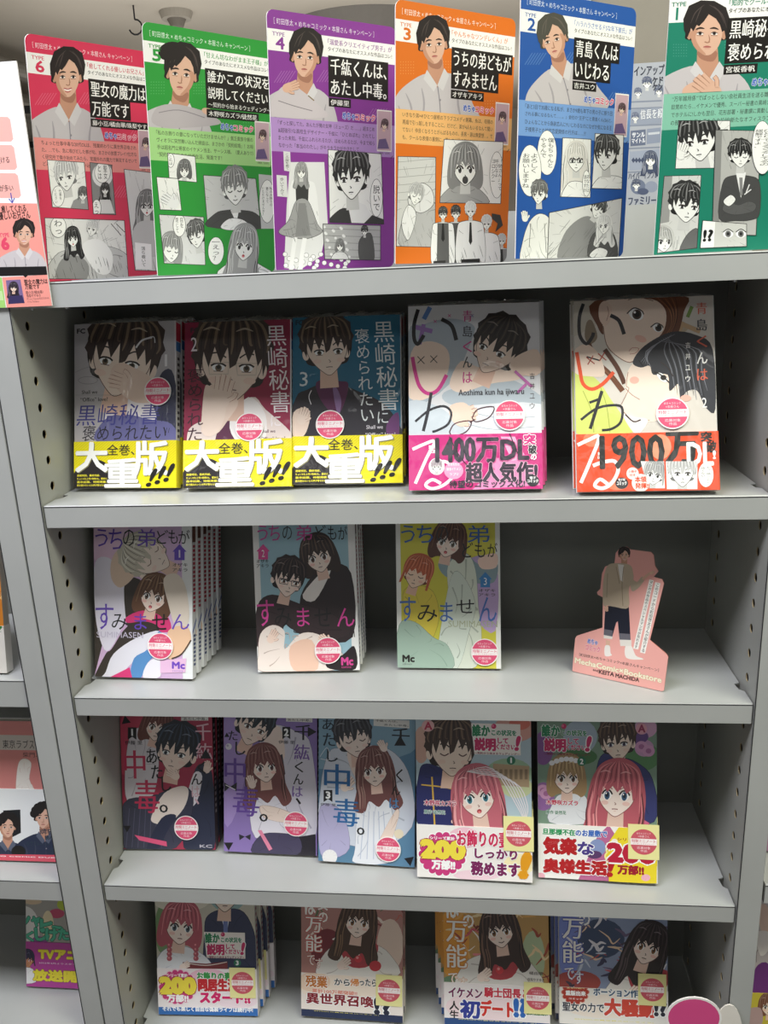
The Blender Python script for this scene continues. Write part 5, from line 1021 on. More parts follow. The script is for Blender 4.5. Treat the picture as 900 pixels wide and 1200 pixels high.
def c2(c):
    c.k = KC; c.bg('#8f78b8'); c.P('#a890cc', '495,75 600,75 560,400 495,500', 1)
    rblob(c, '640,130 700,100 790,130 850,200 865,560 700,560 650,400', '#d8d4e2', '#6a6480', 1.5); c.P('#f0dcd2', '650,140 720,110 740,230 700,250', 1); c.P('#33323c', '690,240 730,220 742,300 722,340 700,300')
    face(c, 612, 105, 80, 24, .3, hair='#2a3038', hl='#50606e', skin='#f2dcd0', closed=False, lw=2); c.P('#26222c', '770,560 865,545 866,636 770,636')
    rblob(c, '600,400 640,340 700,340 740,420 760,540 620,560', '#e8e4ee', '#7a7488', 1.5); face(c, 655, 268, 66, -6, .3, hair='#7a4a48', hl='#a87c72', girl=True, style='long', skin='#f8e4da', eye='#6a4444', lw=2)
    rblob(c, '610,625 640,550 720,540 800,560 790,630', '#4a4460', '#2c2838', 1.5); c.P('#e88aa8', '630,530 645,528 690,605 676,612'); rblob(c, '640,430 720,440 800,480 760,500 660,480', '#f3dfd4', '#a07868', 1.5); fingers(c, 605, 335, 30, -20, '#f6e2d8', '#a07868')
    c.P('#17151a', '730,110 762,110 762,160 746,148 730,160'); c.T('2', 738, 118, 754, 146, '#fff', .05); c.T('伊藤 里', 715, 164, 780, 180, '#1c1820', .02)
    vt_title(c, [('千', 780, 100, 850, 165, '#1b1a1e'), ('紘', 778, 180, 840, 245, '#7a5aa8'), ('く', 780, 250, 815, 295), ('ん', 775, 300, 815, 345), ('は', 770, 350, 812, 395, '#7a5aa8'), ('、', 785, 398, 805, 425), ('た', 512, 125, 548, 165), ('し', 540, 170, 580, 225), ('中', 497, 235, 580, 345, '#6a4aa0'), ('毒', 530, 350, 635, 475, '#6a4aa0'), ('。', 638, 462, 670, 495)], '#1b1a1e')
    tri(c, 845, 130, 24, a=0); tri(c, 512, 590, 22, a=90); tri(c, 505, 145, 12, a=30); c.P('#eceae6', '745,72 852,76 852,92 745,88'); c.T('あたし中毒。', 752, 76, 845, 89, '#222', .02)
    for sx in (-1, 1): c.P('#2b2833', [(520, 352), (520 + sx * 26, 335), (520 + sx * 24, 372)]); c.P('#2b2833', [(578, 555), (578 + sx * 24, 545), (578 + sx * 22, 570)])
    c.S('#f0eef4', 3, '500,345 540,365'); c.E('#e8e4ec', 512, 190, 13); c.E('#b8b0c8', 508, 186, 5)
def c3(c):
    c.k = KC3; c.bg('#5d88a8'); c.P('#86aac0', '45,70 400,70 390,200 45,260', 1)
    rblob(c, '50,330 80,200 130,180 240,170 330,200 390,300 395,480 250,560 60,500', '#d5dbe8', '#7a8294', 1.5); c.P('#f1ddd2', '150,200 200,190 215,260 180,290', 1)
    face(c, 175, 145, 72, -10, .25, hair='#3a3a40', hl='#686a72', skin='#f4e2d8', closed=True, lw=2)
    rblob(c, '180,560 190,380 210,350 290,350 320,420 330,600 180,615', '#eef1f8', '#8a92a8', 1.5); face(c, 255, 262, 62, -6, -.2, hair='#7a4e4c', hl='#b08a80', girl=True, style='long', skin='#fae8de', eye='#6a4a48', lw=2)
    for k in range(5): c.S('#c3cbe0', 3, [(215 + k * 18, 420), (200 + k * 25, 600)])
    rblob(c, '50,400 130,420 160,560 80,600 45,560', '#b9b4d8', '#77729a', 1.5); rblob(c, '260,560 330,420 345,440 290,600', '#f4e0d4', '#a07868', 1.5); fingers(c, 285, 175, 26, -30, '#f4e2d8', '#a07868'); fingers(c, 150, 320, 34, 40, '#f4e2d8', '#a07868')
    c.E('#f0eef0', 85, 592, 28); c.E('#e0c8a0', 85, 592, 12)
    for k in range(12): c.S('#f6f4f4', 7, [(85, 592), (85 + 28 * math.cos(k * .52), 592 + 28 * math.sin(k * .52))])
    c.P('#1b1a1e', '62,340 95,340 95,385 79,374 62,385'); c.T('3', 71, 346, 86, 372, '#fff', .05); c.T('伊藤 里', 50, 388, 108, 402, '#1c1820', .02)
    vt_title(c, [('あ', 58, 72, 100, 115, '#26323c'), ('た', 60, 125, 105, 175, '#26323c'), ('し', 75, 185, 115, 235, '#26323c'), ('中', 65, 240, 160, 360, '#2e6ca8'), ('毒', 100, 370, 195, 480, '#2e6ca8'), ('。', 188, 480, 215, 510, '#1b1a1e'), ('千', 320, 105, 385, 170, '#1b1a1e'), ('ん', 318, 320, 350, 360, '#1b1a1e'), ('は', 310, 370, 345, 410, '#4a8ac0'), ('く', 335, 260, 360, 310, '#1b1a1e')], '#1b1a1e')
    tri(c, 350, 160, 26, a=30); tri(c, 385, 605, 22, a=200); c.S('#e8eaf0', 2, '48,215 75,180 85,225 50,222'); c.P('#eceae6', '250,72 385,78 385,108 250,98'); c.T('千紘くんは、', 258, 74, 340, 86, '#222', .02); c.T('あたし中毒。', 290, 90, 382, 102, '#222', .02); c.E('#efe2c8', 345, 505, 18)
def ttl_iseki(c, x, y, s, t='#2a8a5a', r='#d0306a', n='1', back=True):
    if back: c.P('#fbf4ee', [(x - 5 * s, y - 4 * s), (x + 188 * s, y), (x + 190 * s, y + 122 * s), (x + 8 * s, y + 118 * s)])
    c.T('誰か', x, y + 2 * s, x + 68 * s, y + 48 * s, t, .06, out='#fff', ow=.05); c.T('この状況を', x + 76 * s, y + 22 * s, x + 172 * s, y + 46 * s, t, .05, out='#fff'); c.T('説明', x + 10 * s, y + 54 * s, x + 90 * s, y + 104 * s, r, .07, out='#fff', ow=.05)
    c.T('して', x + 100 * s, y + 54 * s, x + 140 * s, y + 76 * s, r, .05, out='#fff'); c.T('ください', x + 94 * s, y + 78 * s, x + 168 * s, y + 100 * s, r, .05, out='#fff'); c.T('!', x + 172 * s, y + 48 * s, x + 184 * s, y + 102 * s, r, .05, out='#fff', slant=.2)
    c.T('〜契約から始まるウェディング〜', x + 8 * s, y + 108 * s, x + 186 * s, y + 122 * s, '#8a2a4a', .03); c.E('#d0306a', x + 84 * s, y + 8 * s, 10 * s); c.E('#e87a9a', x + 80 * s, y + 6 * s, 5 * s)
    if n: c.E('#2a7a5a', x + 152 * s, y + 142 * s, 17 * s); c.T(n, x + 146 * s, y + 132 * s, x + 158 * s, y + 152 * s, '#fff', .04)
def soft(c, L):
    for col, x, y, rx, ry in L: c.E(col, x, y, rx, ry)
def c4(c):
    c.k = KC3; c.bg('#b8cdd8'); soft(c, [('#e2a89c', 780, 110, 80, 50), ('#9fc0a0', 760, 280, 90, 60), ('#cfd8a8', 790, 330, 60, 40), ('#d8b0a0', 430, 170, 30, 70), ('#e07a6a', 800, 90, 40, 24)])
    c.P('#b9a080', '700,240 836,250 836,330 700,320'); 
    for k in range(7): c.P('#8f7a60', [(705 + k * 19, 262), (716 + k * 19, 262), (716 + k * 19, 300), (705 + k * 19, 300)])
    rblob(c, '418,470 420,280 450,240 520,260 580,260 640,300 640,470', '#2a2f66', '#14183a', 2); c.S('#d8b04a', 6, '470,290 480,470'); c.S('#d8b04a', 5, '430,320 520,330 600,350'); c.S('#d8b04a', 4, '560,270 580,470')
    face(c, 540, 190, 96, 2, .35, hair='#47362e', hl='#8a7058', skin='#f4e0d0', closed=True, lw=2.4); rblob(c, '560,470 560,440 640,430 740,440 780,470', '#f8dfd6', '#c08878', 1.5)
    face(c, 640, 360, 84, -8, 0, hair='#c66a78', hl='#f0a8ac', girl=True, style='long', skin='#fbe9df', eye='#3a7a8a', mouth=2, line='#8a4a4a', lw=2.4)
    for k in range(6): c.S('#f4eef2', 4, [(600, 270), (700 + k * 16, 260 + k * 10), (790 + k * 8, 400), (820, 460)], 2)
    c.E('#e8b8b8', 455, 98, 24, 22); c.T('A', 442, 84, 470, 112, '#c03a58', .04); c.T('木野咲カズラ', 440, 376, 560, 402, '#c04a6a', .04, out='#fff', ow=.05); c.T('原作 徒然花', 440, 414, 520, 432, '#2a7a6a', .03, out='#fff', ow=.05)
    ttl_iseki(c, 622, 92, .96, back=True)
def burst(c, x, y, r, col, n=18, e='#fff'):
    for k in range(n): c.E(e, x + r * math.cos(k * 6.2832 / n), y + r * .9 * math.sin(k * 6.2832 / n), r * .2)
    for k in range(n): c.E(col, x + r * .96 * math.cos(k * 6.2832 / n), y + r * .87 * math.sin(k * 6.2832 / n), r * .17)
    c.E(col, x, y, r, r * .9, 0, 28)
def bc4(c):
    c.k = KC3; soft(c, [('#f4c8d6', 590, 520, 60, 40), ('#fbf0c0', 800, 620, 60, 40), ('#f6d8e2', 640, 660, 90, 20), ('#f6d8e2', 800, 500, 60, 30)])
    burst(c, 510, 580, 80, '#d03a80'); c.T('シリーズ累計', 462, 512, 556, 530, '#fff', .04); c.T('200', 432, 530, 590, 598, '#f6e24a', .1, out='#a01a4a', ow=.03); c.T('万部!!', 470, 602, 556, 640, '#fff', .07)
    c.T('お飾りの妻', 565, 490, 760, 558, '#d02a5a', .05, out='#fff', ow=.06); c.T('しっかり', 632, 560, 790, 602, '#7a1a5a', .05, out='#fff', ow=.06); c.T('務めます', 618, 608, 800, 668, '#7a1a5a', .06, out='#fff', ow=.06); c.T('!', 808, 580, 834, 668, '#e8a018', .08, slant=.2)
def c5(c):
    c.k = KC5; c.bg('#7f9a86'); soft(c, [('#8a5a9a', 110, 170, 36, 60), ('#a8b8c8', 240, 130, 60, 60), ('#4a7a4a', 230, 200, 70, 30), ('#5a8a5a', 460, 200, 60, 50), ('#c89ac0', 465, 170, 34, 30), ('#d8a8c8', 470, 100, 40, 34), ('#6a4a8a', 440, 130, 40, 26), ('#9a6aa8', 110, 340, 40, 50)])
    for x, y in ((455, 165), (480, 180), (458, 102), (108, 318), (120, 330)): c.E('#d8a0c8', x, y, 22, 20); c.E('#b070a0', x, y, 10, 9)
    rblob(c, '295,260 320,190 380,200 440,220 495,280 500,430 300,430', '#3a3f74', '#1c1f44', 2); face(c, 372, 148, 66, -4, -.1, hair='#4a382e', hl='#806650', skin='#f4e0d0', lw=2, eye='#5a4a6a')
    rblob(c, '130,430 150,350 180,330 250,330 280,400 270,435', '#eceef2', '#8a8c9c', 1.5); face(c, 192, 270, 58, 0, .1, hair='#a88a62', hl='#d8c090', girl=True, style='bob', skin='#fbe9df', eye='#6a4a34', lw=2)
    for k in range(7): c.E('#f2f2f6', 140 + k * 17, 222 - 14 * math.sin(k * .5), 10, 9)
    rblob(c, '290,440 300,410 360,400 430,410 480,440', '#d86a90', '#8a3a5a', 1.5); face(c, 370, 325, 84, 4, -.15, hair='#c0606c', hl='#f09a9e', girl=True, style='long', skin='#fbe9df', eye='#3a5a7a', mouth=0, line='#8a4a4a', lw=2.4)
    c.E('#e8a8b8', 455, 102, 20, 20); c.T('A', 444, 88, 468, 114, '#a02a58', .04); c.T('木野咲カズラ', 120, 350, 232, 372, '#d03a5a', .04, out='#fff', ow=.06); c.T('原作 徒然花', 120, 388, 190, 404, '#2a7a5a', .03, out='#fff', ow=.06)
    ttl_iseki(c, 105, 86, .92, back=False, n='2')
def bc5(c):
    c.k = KC5; c.P('#c06a98', '230,640 300,480 340,440 380,500 340,645'); soft(c, [('#8a9ac8', 300, 520, 30, 30), ('#5a3a6a', 290, 545, 26, 14)]); burst(c, 425, 550, 84, '#f2dc2e', 20, '#fbf0a0'); c.P('#f2dc2e', '380,440 510,440 508,645 340,645 340,500')
    soft(c, [('#f6b8c8', 470, 625, 16, 12), ('#fbf4e0', 360, 500, 12, 12), ('#f6b8c8', 100, 620, 16, 12)])
    c.T('旦那様不在', 108, 452, 222, 478, '#2a9a5a', .05, out='#fff', ow=.06); c.T('のお屋敷で', 224, 456, 334, 484, '#3a6ac0', .05, out='#fff', ow=.06)
    c.T('気楽', 112, 484, 226, 545, '#b8181e', .08, out='#fff', ow=.05); c.T('な', 232, 500, 286, 545, '#4a3a8a', .05, out='#fff', ow=.06); c.T('奥様生活', 112, 558, 332, 616, '#b8181e', .08, out='#fff', ow=.05); c.T('!', 338, 560, 356, 620, '#b8181e', .05, slant=.15)
    c.T('シリーズ累計', 370, 484, 480, 500, '#a01a2a', .03); c.T('200', 338, 506, 500, 574, '#c01a3a', .08, out='#fff', ow=.05); c.T('万部!!', 372, 580, 462, 616, '#a0122a', .07)
# row D
def d1a(c):
    c.k = KD; c.bg('#c9c4b4'); soft(c, [('#7a9a6a', 110, 150, 30, 80), ('#e2dccb', 160, 60, 90, 40), ('#8fb0b0', 300, 40, 60, 60)])
    rblob(c, '230,160 240,110 290,90 350,100 385,180 380,280 240,280', '#343a58', '#181c34', 1.5); c.P('#eef0f6', '275,90 310,88 300,150 290,150'); c.P('#6a7ab0', '286,95 302,95 300,165 288,165'); face(c, 292, 40, 58, 2, .1, hair='#4a3a30', hl='#8a7058', skin='#f4e0d0', lw=2)
    rblob(c, '90,280 100,220 160,200 230,230 250,280', '#eceef4', '#8a90a8', 1.5); face(c, 158, 140, 56, 6, .15, hair='#b85a68', hl='#e8969c', girl=True, style='bob', skin='#fbe9df', eye='#4a5a6a', line='#7a4444', lw=2)
    for sx in (125, 205):
        for k in range(4): c.E('#b85a68', sx, 200 + k * 13, 8, 8); c.E('#e8969c', sx - 2, 198 + k * 13, 3, 3)
    c.P('#7a3034', '165,250 235,255 300,248 300,275 235,285 165,278'); c.S('#f0e8e0', 2, '168,252 235,260 298,250'); fingers(c, 170, 262, 18, 60, '#fbe9df', '#b08070'); ttl_iseki(c, 232, 162, .64, n='3')
def bd1(c):
    c.k = KD; soft(c, [('#f6c8da', 240, 300, 60, 30), ('#f6e2ea', 330, 370, 60, 20)]); burst(c, 150, 325, 50, '#d03a80', 18, '#f6d8e4'); c.T('シリーズ累計', 118, 284, 180, 296, '#fff', .04); c.T('200', 98, 298, 202, 344, '#f6e24a', .1, out='#a01a4a', ow=.03); c.T('万部!!', 118, 348, 182, 370, '#fff', .07)
    c.T('お飾りの妻と', 208, 280, 330, 306, '#3a9a4a', .06, out='#fff', ow=.06); c.T('同居生活', 212, 300, 330, 338, '#c8202a', .08, out='#fff', ow=.05); c.T('スタート!?', 218, 340, 370, 374, '#d81e6a', .08, out='#fff', ow=.05)
    c.bg('#2a6cb8', 0, 0, 1, .16); c.T('それでも楽しく自由な偽装ライフは続行中!', 104, 384, 376, 402, '#fff', .04)
def dtitle(c, x, y, w, h, cut='聖女の魔力は', col='#fbf8f2', oc='#c86a5a', small='女の'):
    c.T('女の', x + w * .75, y - h * .28, x + w * 1.35, y + h * .15, col, .03, vert=True, out=oc, ow=.03) if small else None
    c.T('魔力は', x - w * .1, y - h * 1.2, x + w * .6, y + h * .02, col, .03, vert=True, out=oc, ow=.03); c.T('万', x, y + h * .05, x + w, y + h * .34, col, .02, out=oc, ow=.03); c.T('能', x, y + h * .36, x + w, y + h * .68, col, .02, out=oc, ow=.03); c.T('で', x + w * .1, y + h * .72, x + w * .55, y + h * .92, col, .02, out=oc, ow=.03); c.T('す', x + w * .6, y + h * .78, x + w, y + h * .98, col, .02, out=oc, ow=.03)
def heroine(c, x, y, s, ang, robe='#eeeae4', trim='#b8404a', hair='#4a3428', hl='#8a6a50', flow=1, mouth=0):
    rblob(c, [(x - s * 2.3, y + s * 3.4), (x - s * 2.0, y + s * 1.9), (x - s * .9, y + s * 1.35), (x, y + s * 1.25), (x + s * .9, y + s * 1.35), (x + s * 1.9, y + s * 2.0), (x + s * 2.3, y + s * 3.4)], robe, '#8a7a74', 1.2)
    c.P(trim, [(x - s * 1.1, y + s * 1.4), (x - s * .2, y + s * 1.3), (x, y + s * 2.3), (x + s * .3, y + s * 1.3), (x + s * 1.2, y + s * 1.5), (x + s * .7, y + s * 2.7), (x - s * .6, y + s * 2.7)], 1); c.P('#fbf6ef', [(x - s * .35, y + s * 1.25), (x + s * .35, y + s * 1.25), (x, y + s * 2.1)])
    face(c, x, y, s, ang, .05, hair=hair, hl=hl, girl=True, style='long', skin='#fae6da', eye='#8a5a2c', line='#5a3a30', mouth=mouth, lw=1.6)
    c.E('#d8404a', x, y + s * 2.3, s * .22); c.E('#f0a0a0', x - s * .06, y + s * 2.22, s * .08); fingers(c, x - s * .9, y + s * 2.6, s * .5, 50, '#fae6da', '#b08070')
def swirl(c, x0, y0, x1, y1, cols, n=22, seed=2, w=7):
    r = random.Random(seed)
    for k in range(n):
        x, y = r.uniform(x0, x1), r.uniform(y0, y1); L = r.uniform(20, 60); a = r.uniform(-1, 1)
        c.S(cols[k % len(cols)], w * r.uniform(.4, 1.2), [(x, y), (x + L * .4, y + L * a * .5), (x + L * .6, y + L * a), (x + L * .9, y + L * a * .6)], 2)
def d2a(c):
    c.k = KD; c.bg('#b8847c'); swirl(c, 530, 60, 830, 300, ['#d8b0a0', '#8a3a3e', '#f0e0d4', '#c86a5c', '#6a7a5a'], 40, 5); soft(c, [('#e8d0c0', 790, 200, 40, 80), ('#7a2a34', 600, 210, 50, 60)])
    swirl(c, 590, 180, 700, 290, ['#f4ece4', '#5a8a7a', '#c8404a'], 14, 8, 9); heroine(c, 694, 126, 50, 8); c.E('#c83a44', 745, 262, 18, 16); dtitle(c, 535, 105, 50, 170, oc='#c85a50')
def bd2(c):
    c.k = KD; soft(c, [('#f8e8d8', 640, 330, 120, 40), ('#f4d8c0', 560, 310, 50, 30)]); c.T('残業', 536, 290, 600, 328, '#c8762a', .04, out='#fff', ow=.05); c.T('から', 622, 300, 668, 322, '#2a2422', .03, out='#fff', ow=.05); c.T('帰', 670, 300, 696, 324, '#e0862a', .03, out='#fff', ow=.05); c.T('ったら', 698, 300, 748, 324, '#2a2422', .03, out='#fff', ow=.05)
    c.T('累計100万部突破!!', 555, 330, 690, 352, '#e89a86', .06, out='#fff', ow=.04); c.T('異世界召喚', 538, 342, 740, 388, '#8a1a2a', .04, out='#fff', ow=.06); c.T('!?', 744, 360, 792, 408, '#1c2038', .06, out='#fff', ow=.05)
    c.bg('#1d2c52', 0, 0, 1, .16); c.T('20代OLの異世界スローライフ!', 560, 396, 756, 412, '#f2e86a', .04)
def d3a(c):
    c.k = KD3; c.bg('#c49a5c'); soft(c, [('#e8a03a', 110, 160, 40, 90), ('#b8c8a0', 310, 200, 30, 70), ('#6a8a6a', 120, 270, 50, 30)]); swirl(c, 90, 90, 340, 270, ['#f2d8a8', '#a84a34', '#f4ece4', '#7a2a2a', '#e8b060'], 40, 11, 7)
    swirl(c, 120, 150, 220, 260, ['#e88a90', '#d05a68', '#f4c8c0'], 12, 3, 10); heroine(c, 226, 128, 44, -8, hair='#3c2a26', hl='#7a5a4a', mouth=1); dtitle(c, 92, 95, 52, 190, oc='#d8862a'); c.T('橘由華', 300, 232, 335, 242, '#3a2420', .02); c.T('珠梨やすゆき', 296, 248, 338, 258, '#3a2420', .02)
def bd3(c):
    c.k = KD3; soft(c, [('#f6e0e4', 200, 320, 110, 40)]); c.T('イケメン', 98, 272, 182, 300, '#7a2a5a', .05, out='#fff', ow=.06); c.T('騎士団長と', 188, 272, 300, 302, '#d0324a', .05, out='#fff', ow=.06); c.T('人生', 100, 306, 124, 352, '#2a2422', .03, vert=True); c.T('初', 128, 304, 176, 350, '#2c3a9a', .05, out='#fff', ow=.05); c.T('デート', 178, 304, 262, 348, '#d8342a', .07, out='#fff', ow=.05); c.T('!?', 264, 302, 292, 346, '#2a6ac0', .07, out='#fff', ow=.05); c.T('累計重版出来', 294, 324, 346, 344, '#3a7a2a', .07, out='#fff', ow=.06)
    c.bg('#1d4a86', 0, 0, 1, .16); c.T('20代OLの異世界スローライフ!', 122, 351, 318, 364, '#f2f0a0', .04)
def d4a(c):
    c.k = KD3; c.bg('#8d9ab8'); soft(c, [('#7a8ad0', 400, 160, 30, 90), ('#3a4a6a', 480, 150, 60, 50), ('#a84a44', 420, 260, 60, 30)]); swirl(c, 380, 90, 640, 270, ['#e8e4ea', '#4a3a4a', '#b84a44', '#c8d0e0', '#6a5a7a', '#e8c8a8'], 44, 17, 8)
    swirl(c, 450, 180, 560, 260, ['#b8404a', '#f4ece4', '#3a3a5a'], 12, 6, 10); heroine(c, 598, 168, 46, 18, hair='#2a2224', hl='#5a4a50'); dtitle(c, 384, 90, 52, 180, oc='#4a58b0')
def bd4(c):
    c.k = KD3; soft(c, [('#f8ece0', 500, 320, 110, 30)]); burst(c, 416, 284, 30, '#b83a2a', 14, '#e8b0a0'); c.T('全世界続々', 394, 268, 440, 277, '#f6e6a0', .03); c.T('重版出来', 392, 280, 442, 294, '#fff', .06); c.T('コミック', 400, 298, 434, 304, '#fff', .03)
    c.T('ポーション作りで', 462, 272, 610, 300, '#3a5a7a', .05, out='#fff', ow=.06); c.T('聖女の力で', 384, 308, 488, 336, '#2a2a3a', .03, out='#fff', ow=.05); c.T('大騒動', 490, 300, 616, 348, '#d84a3a', .06, out='#fff', ow=.05); c.T('!?', 616, 306, 644, 344, '#2a2a3a', .05, out='#fff', ow=.05)
    c.bg('#1f2c50', 0, 0, 1, .14); c.T('20代OLの異世界スローライフ!', 414, 350, 612, 363, '#f2e86a', .04)

def sp_dark(c):
    c.bg('#3a2c38'); r = random.Random(5)
    for k in range(16): c.bg('#c8bccb', .3, .25 + k * .04, .7, .25 + k * .04 + r.uniform(.012, .026))
def sp_light(c):
    c.bg('#2a7ab0', 0, 0, 1, .1); r = random.Random(6)
    for k in range(16): c.bg('#b04a68', .3, .25 + k * .04, .7, .25 + k * .04 + r.uniform(.012, .026))
def lab(front, behind, n):
    return [front] + [behind % w for w in ('directly', 'second', 'third', 'fourth', 'fifth')[:n]]
def behind(desc, n):
    words = ('copy right behind the %s', 'second copy behind the %s', 'third copy behind the %s', 'fourth copy behind the %s', 'fifth copy behind the %s')
    return [w % desc for w in words[:n]]
G = 'shrink-wrapped comics on the %s shelf'
def put(key, size, desc, art, bg, spine, row, n, sticker, dx=0, **k):
    book(key, size, [desc] + behind(desc.replace(' at the left end of its row', ''), n), G % row, art, bg=bg, spine=spine, sticker=sticker, copies=n, dx=dx, **k)
BY = dict(band=band_yellow, band_h=.0495, band_col='#f4e712', wrap=True, spine_art=sp_red())
put('A1', SH, 'yellow-banded comic with grey cover numbered 1', a1, '#b9b4b8', '#dcd9dc', 'top', 3, (185.5, 458.7, 'round'), .0006, **BY)
put('A2', SH, 'yellow-banded comic with crimson cover numbered 2', a2, '#8f1840', '#dcd9dc', 'top', 3, (292.5, 500.6, 'round'), .0004, **BY)
put('A3', SH, 'yellow-banded comic with blue cover numbered 3', a3, '#1a6a8a', '#d0d4d6', 'top', 3, (387, 497.7, 'round'), .0006, **BY)
put('A4', B6, 'pink-banded comic with a dark-haired man lying down', a4, '#dcdcdf', '#d8d8da', 'top', 2, (597, 487, 'round'), .0035, band=b4, band_h=.054, band_col='#cf2a80', wrap=True)
put('A5', B6, 'orange-banded comic with two faces and lime shirt', a5, '#d6cfc6', '#e2e0dc', 'top', 1, (787.7, 484.6, 'round'), -.001, band=b5, band_h=.0545, band_col='#e24e26', wrap=True)
put('B1', SH, 'lilac comic with a small blue house numbered 1', b1, '#d8b7dc', '#e6e6ea', 'second', 5, (188.4, 757, 'round'), .0010, spine_art=sp_mc)
put('B2', SH, 'pale blue comic with a small pink house numbered 2', b2, '#9fc4d2', '#e6e6ea', 'second', 3, (384.5, 762, 'round'), .0012, spine_art=sp_mc)
put('B3', SH, 'yellow comic with a small blue house and green skirt', b3, '#d9d24a', '#e6e6ea', 'second', 2, (568, 764, 'round'), -.0008)
put('C1', SH, 'crimson and grey comic marked with a black 1', c1, '#a8324e', '#2c2630', 'third', 3, (218.7, 969.5, 'round'), .0008, spine_art=sp_dark)
put('C2', SH, 'purple comic with a brown-haired girl marked with a black 2', c2, '#8f78b8', '#2c2630', 'third', 2, (347, 965, 'round'), .0002, spine_art=sp_dark)
put('C3', SH, 'blue comic with a girl in white marked with a black 3', c3, '#5d88a8', '#2c2a34', 'third', 2, (455, 994.7, 'round'), .0003)
put('C4', B6, 'white-banded comic with pink-haired bride and navy uniform', c4, '#b8cdd8', '#c8d2da', 'third', 2, (607.7, 976.5, 'sq'), 0, band=bc4, band_h=.060, band_col='#f6f2ee')
put('C5', B6, 'white-banded comic with maid and pink-haired girl', c5, '#7f9a86', '#d2d8d6', 'third', 2, (754, 986, 'sq'), .0008, band=bc5, band_h=.061, band_col='#f8f6f2')
put('D1', B6, 'comic with a pink-haired girl in braids reading a book', d1a, '#c9c4b4', '#dcdcd8', 'bottom', 3, (284.5, 1151, 'sq'), .0045, band=bd1, band_h=.0596, band_col='#f6eef0', spine_art=sp_light)
put('D2', B6, 'russet comic with a robed girl and navy bottom strip', d2a, '#b8847c', '#c8a8a0', 'bottom', 1, (456, 1160, 'sq'), .001, band=bd2, band_h=.055, band_col='#f4eae2')
put('D3', B6, 'golden comic with a smiling robed girl', d3a, '#c49a5c', '#c8b090', 'bottom', 3, (630, 1169, 'sq'), -.0042, band=bd3, band_h=.053, band_col='#f4ecec')
put('D4', B6, 'grey-blue comic with a tilted black-haired robed girl', d4a, '#8d9ab8', '#a8b0c0', 'bottom', 2, (764, 1159, 'sq'), -.0035, band=bd4, band_h=.053, band_col='#f4f0ea')

# ---------------------------------------------------------------- above and behind the top shelf
b = MB(); b.box(0.545, 0.262, 1.30, 0.80, 0.270, 1.72); r = link('display_panel', None, None, 'taupe upright panel behind the boards, carrying the grey line-up poster', 'panel')
b.obj('panel_board', [plain('taupe_panel', '#8b857a', 0.7)], r)
b = MB(); b.box(0.55, 0.255, 1.30, 0.56, 0.262, 1.72); b.box(0.785, 0.255, 1.30, 0.795, 0.262, 1.72); b.obj('upright', [M_SHELF], r, kind='stuff')
def poster():
    O, X, Y = Vector((0.592, 0.2535, 1.506)), Vector((1, 0, 0)), Vector((0, 0, 1)); w, h = 0.062, 0.144
    c = Canvas(O, X, Y, w, h, 3e-5); bb = MB(); bb.box(0, 0, -0.0006, w, h, 0); c.base = (bb.v, bb.f, ['#a9adb6'] * 6)
    c.k = (700, 0, 4.5); nv = '#3d4762'; lt = '#c3c7cf'
    c.T('ラインアップ', 165, 352, 352, 392, '#23283a', .04)
    for y in (535, 570, 660, 780, 905): c.P('#7d8596', [(160, y), (340, y - 8), (340, y), (160, y + 8)])
    for y, s in ((440, 36), (845, 44), (980, 36)): pass
    bwf(c, 262, 440, 26, '#4a5470'); bwf(c, 215, 490, 20, '#5a6480'); bwf(c, 325, 480, 22, '#59627c', girl=True); c.T('ケド', 292, 408, 345, 438, '#1d2234', .05); c.T('ケン', 292, 442, 342, 474, '#1d2234', .05)
    c.P('#8f97a8', '178,580 345,565 342,650 176,662'); c.T('信長を殺', 228, 578, 345, 622, '#dfe2e8', .03, out='#39415a', ow=.04); bwf(c, 200, 620, 20, '#5a6480')
    c.P('#5f6880', '176,690 255,682 254,765 174,772'); c.T('サンル', 184, 700, 250, 722, '#e4e6ec', .04); c.T('マイトル', 182, 732, 252, 752, '#e4e6ec', .04); c.P('#8790a4', '262,680 336,672 332,752 260,760'); c.P(lt, '268,700 330,694 328,706 268,712')
    c.P('#98a0b2', '172,800 330,785 326,890 170,900'); bwf(c, 280, 842, 34, nv, girl=True, style='long')
    for k in range(4): c.P(nv, [(180 + k * 16, 845), (190 + k * 16, 830), (200 + k * 16, 845), (190 + k * 16, 860)])
    c.T('ハイパーインフレ', 165, 912, 318, 938, '#2c3450', .04); soft(c, [('#6a748c', 215, 985, 40, 40), ('#8d95a8', 285, 985, 34, 30), ('#4a5470', 240, 1010, 30, 18)]); bwf(c, 205, 975, 22, nv); c.T('ファミリー', 165, 1042, 308, 1080, '#39415a', .05)
    r = link('lineup_poster', None, None, 'blue-grey poster of comic line-up on the panel between the blue and teal boards', 'poster'); r.matrix_world = frame(O, X, Y)
    c.me.materials.append(M_PAPER); link('poster_sheet', c.me, r)
poster()
def on_z(u, v, z): d = ray(u, v); return CAM_C + d * ((z - CAM_C.z) / d.z)
p = on_z(156, 6, 2.6); b = MB()
pts = [Vector((0, 0, 0)), Vector((0, 0, -.05))] + [Vector((.028 * math.sin(t), 0, -.078 - .028 * (1 - math.cos(t)) + .028)) for t in ()] 
prev = None
for k in range(16):
    t = k / 15; q = Vector((0, 0, -.03 * t * 2)) if t < .4 else Vector((.03 * math.sin((t - .4) / .6 * 4.4), 0, -.055 + .03 * (math.cos((t - .4) / .6 * 4.4) - 1)))
    if prev is not None: b.tube(prev, q, .0035, 8)
    prev = q
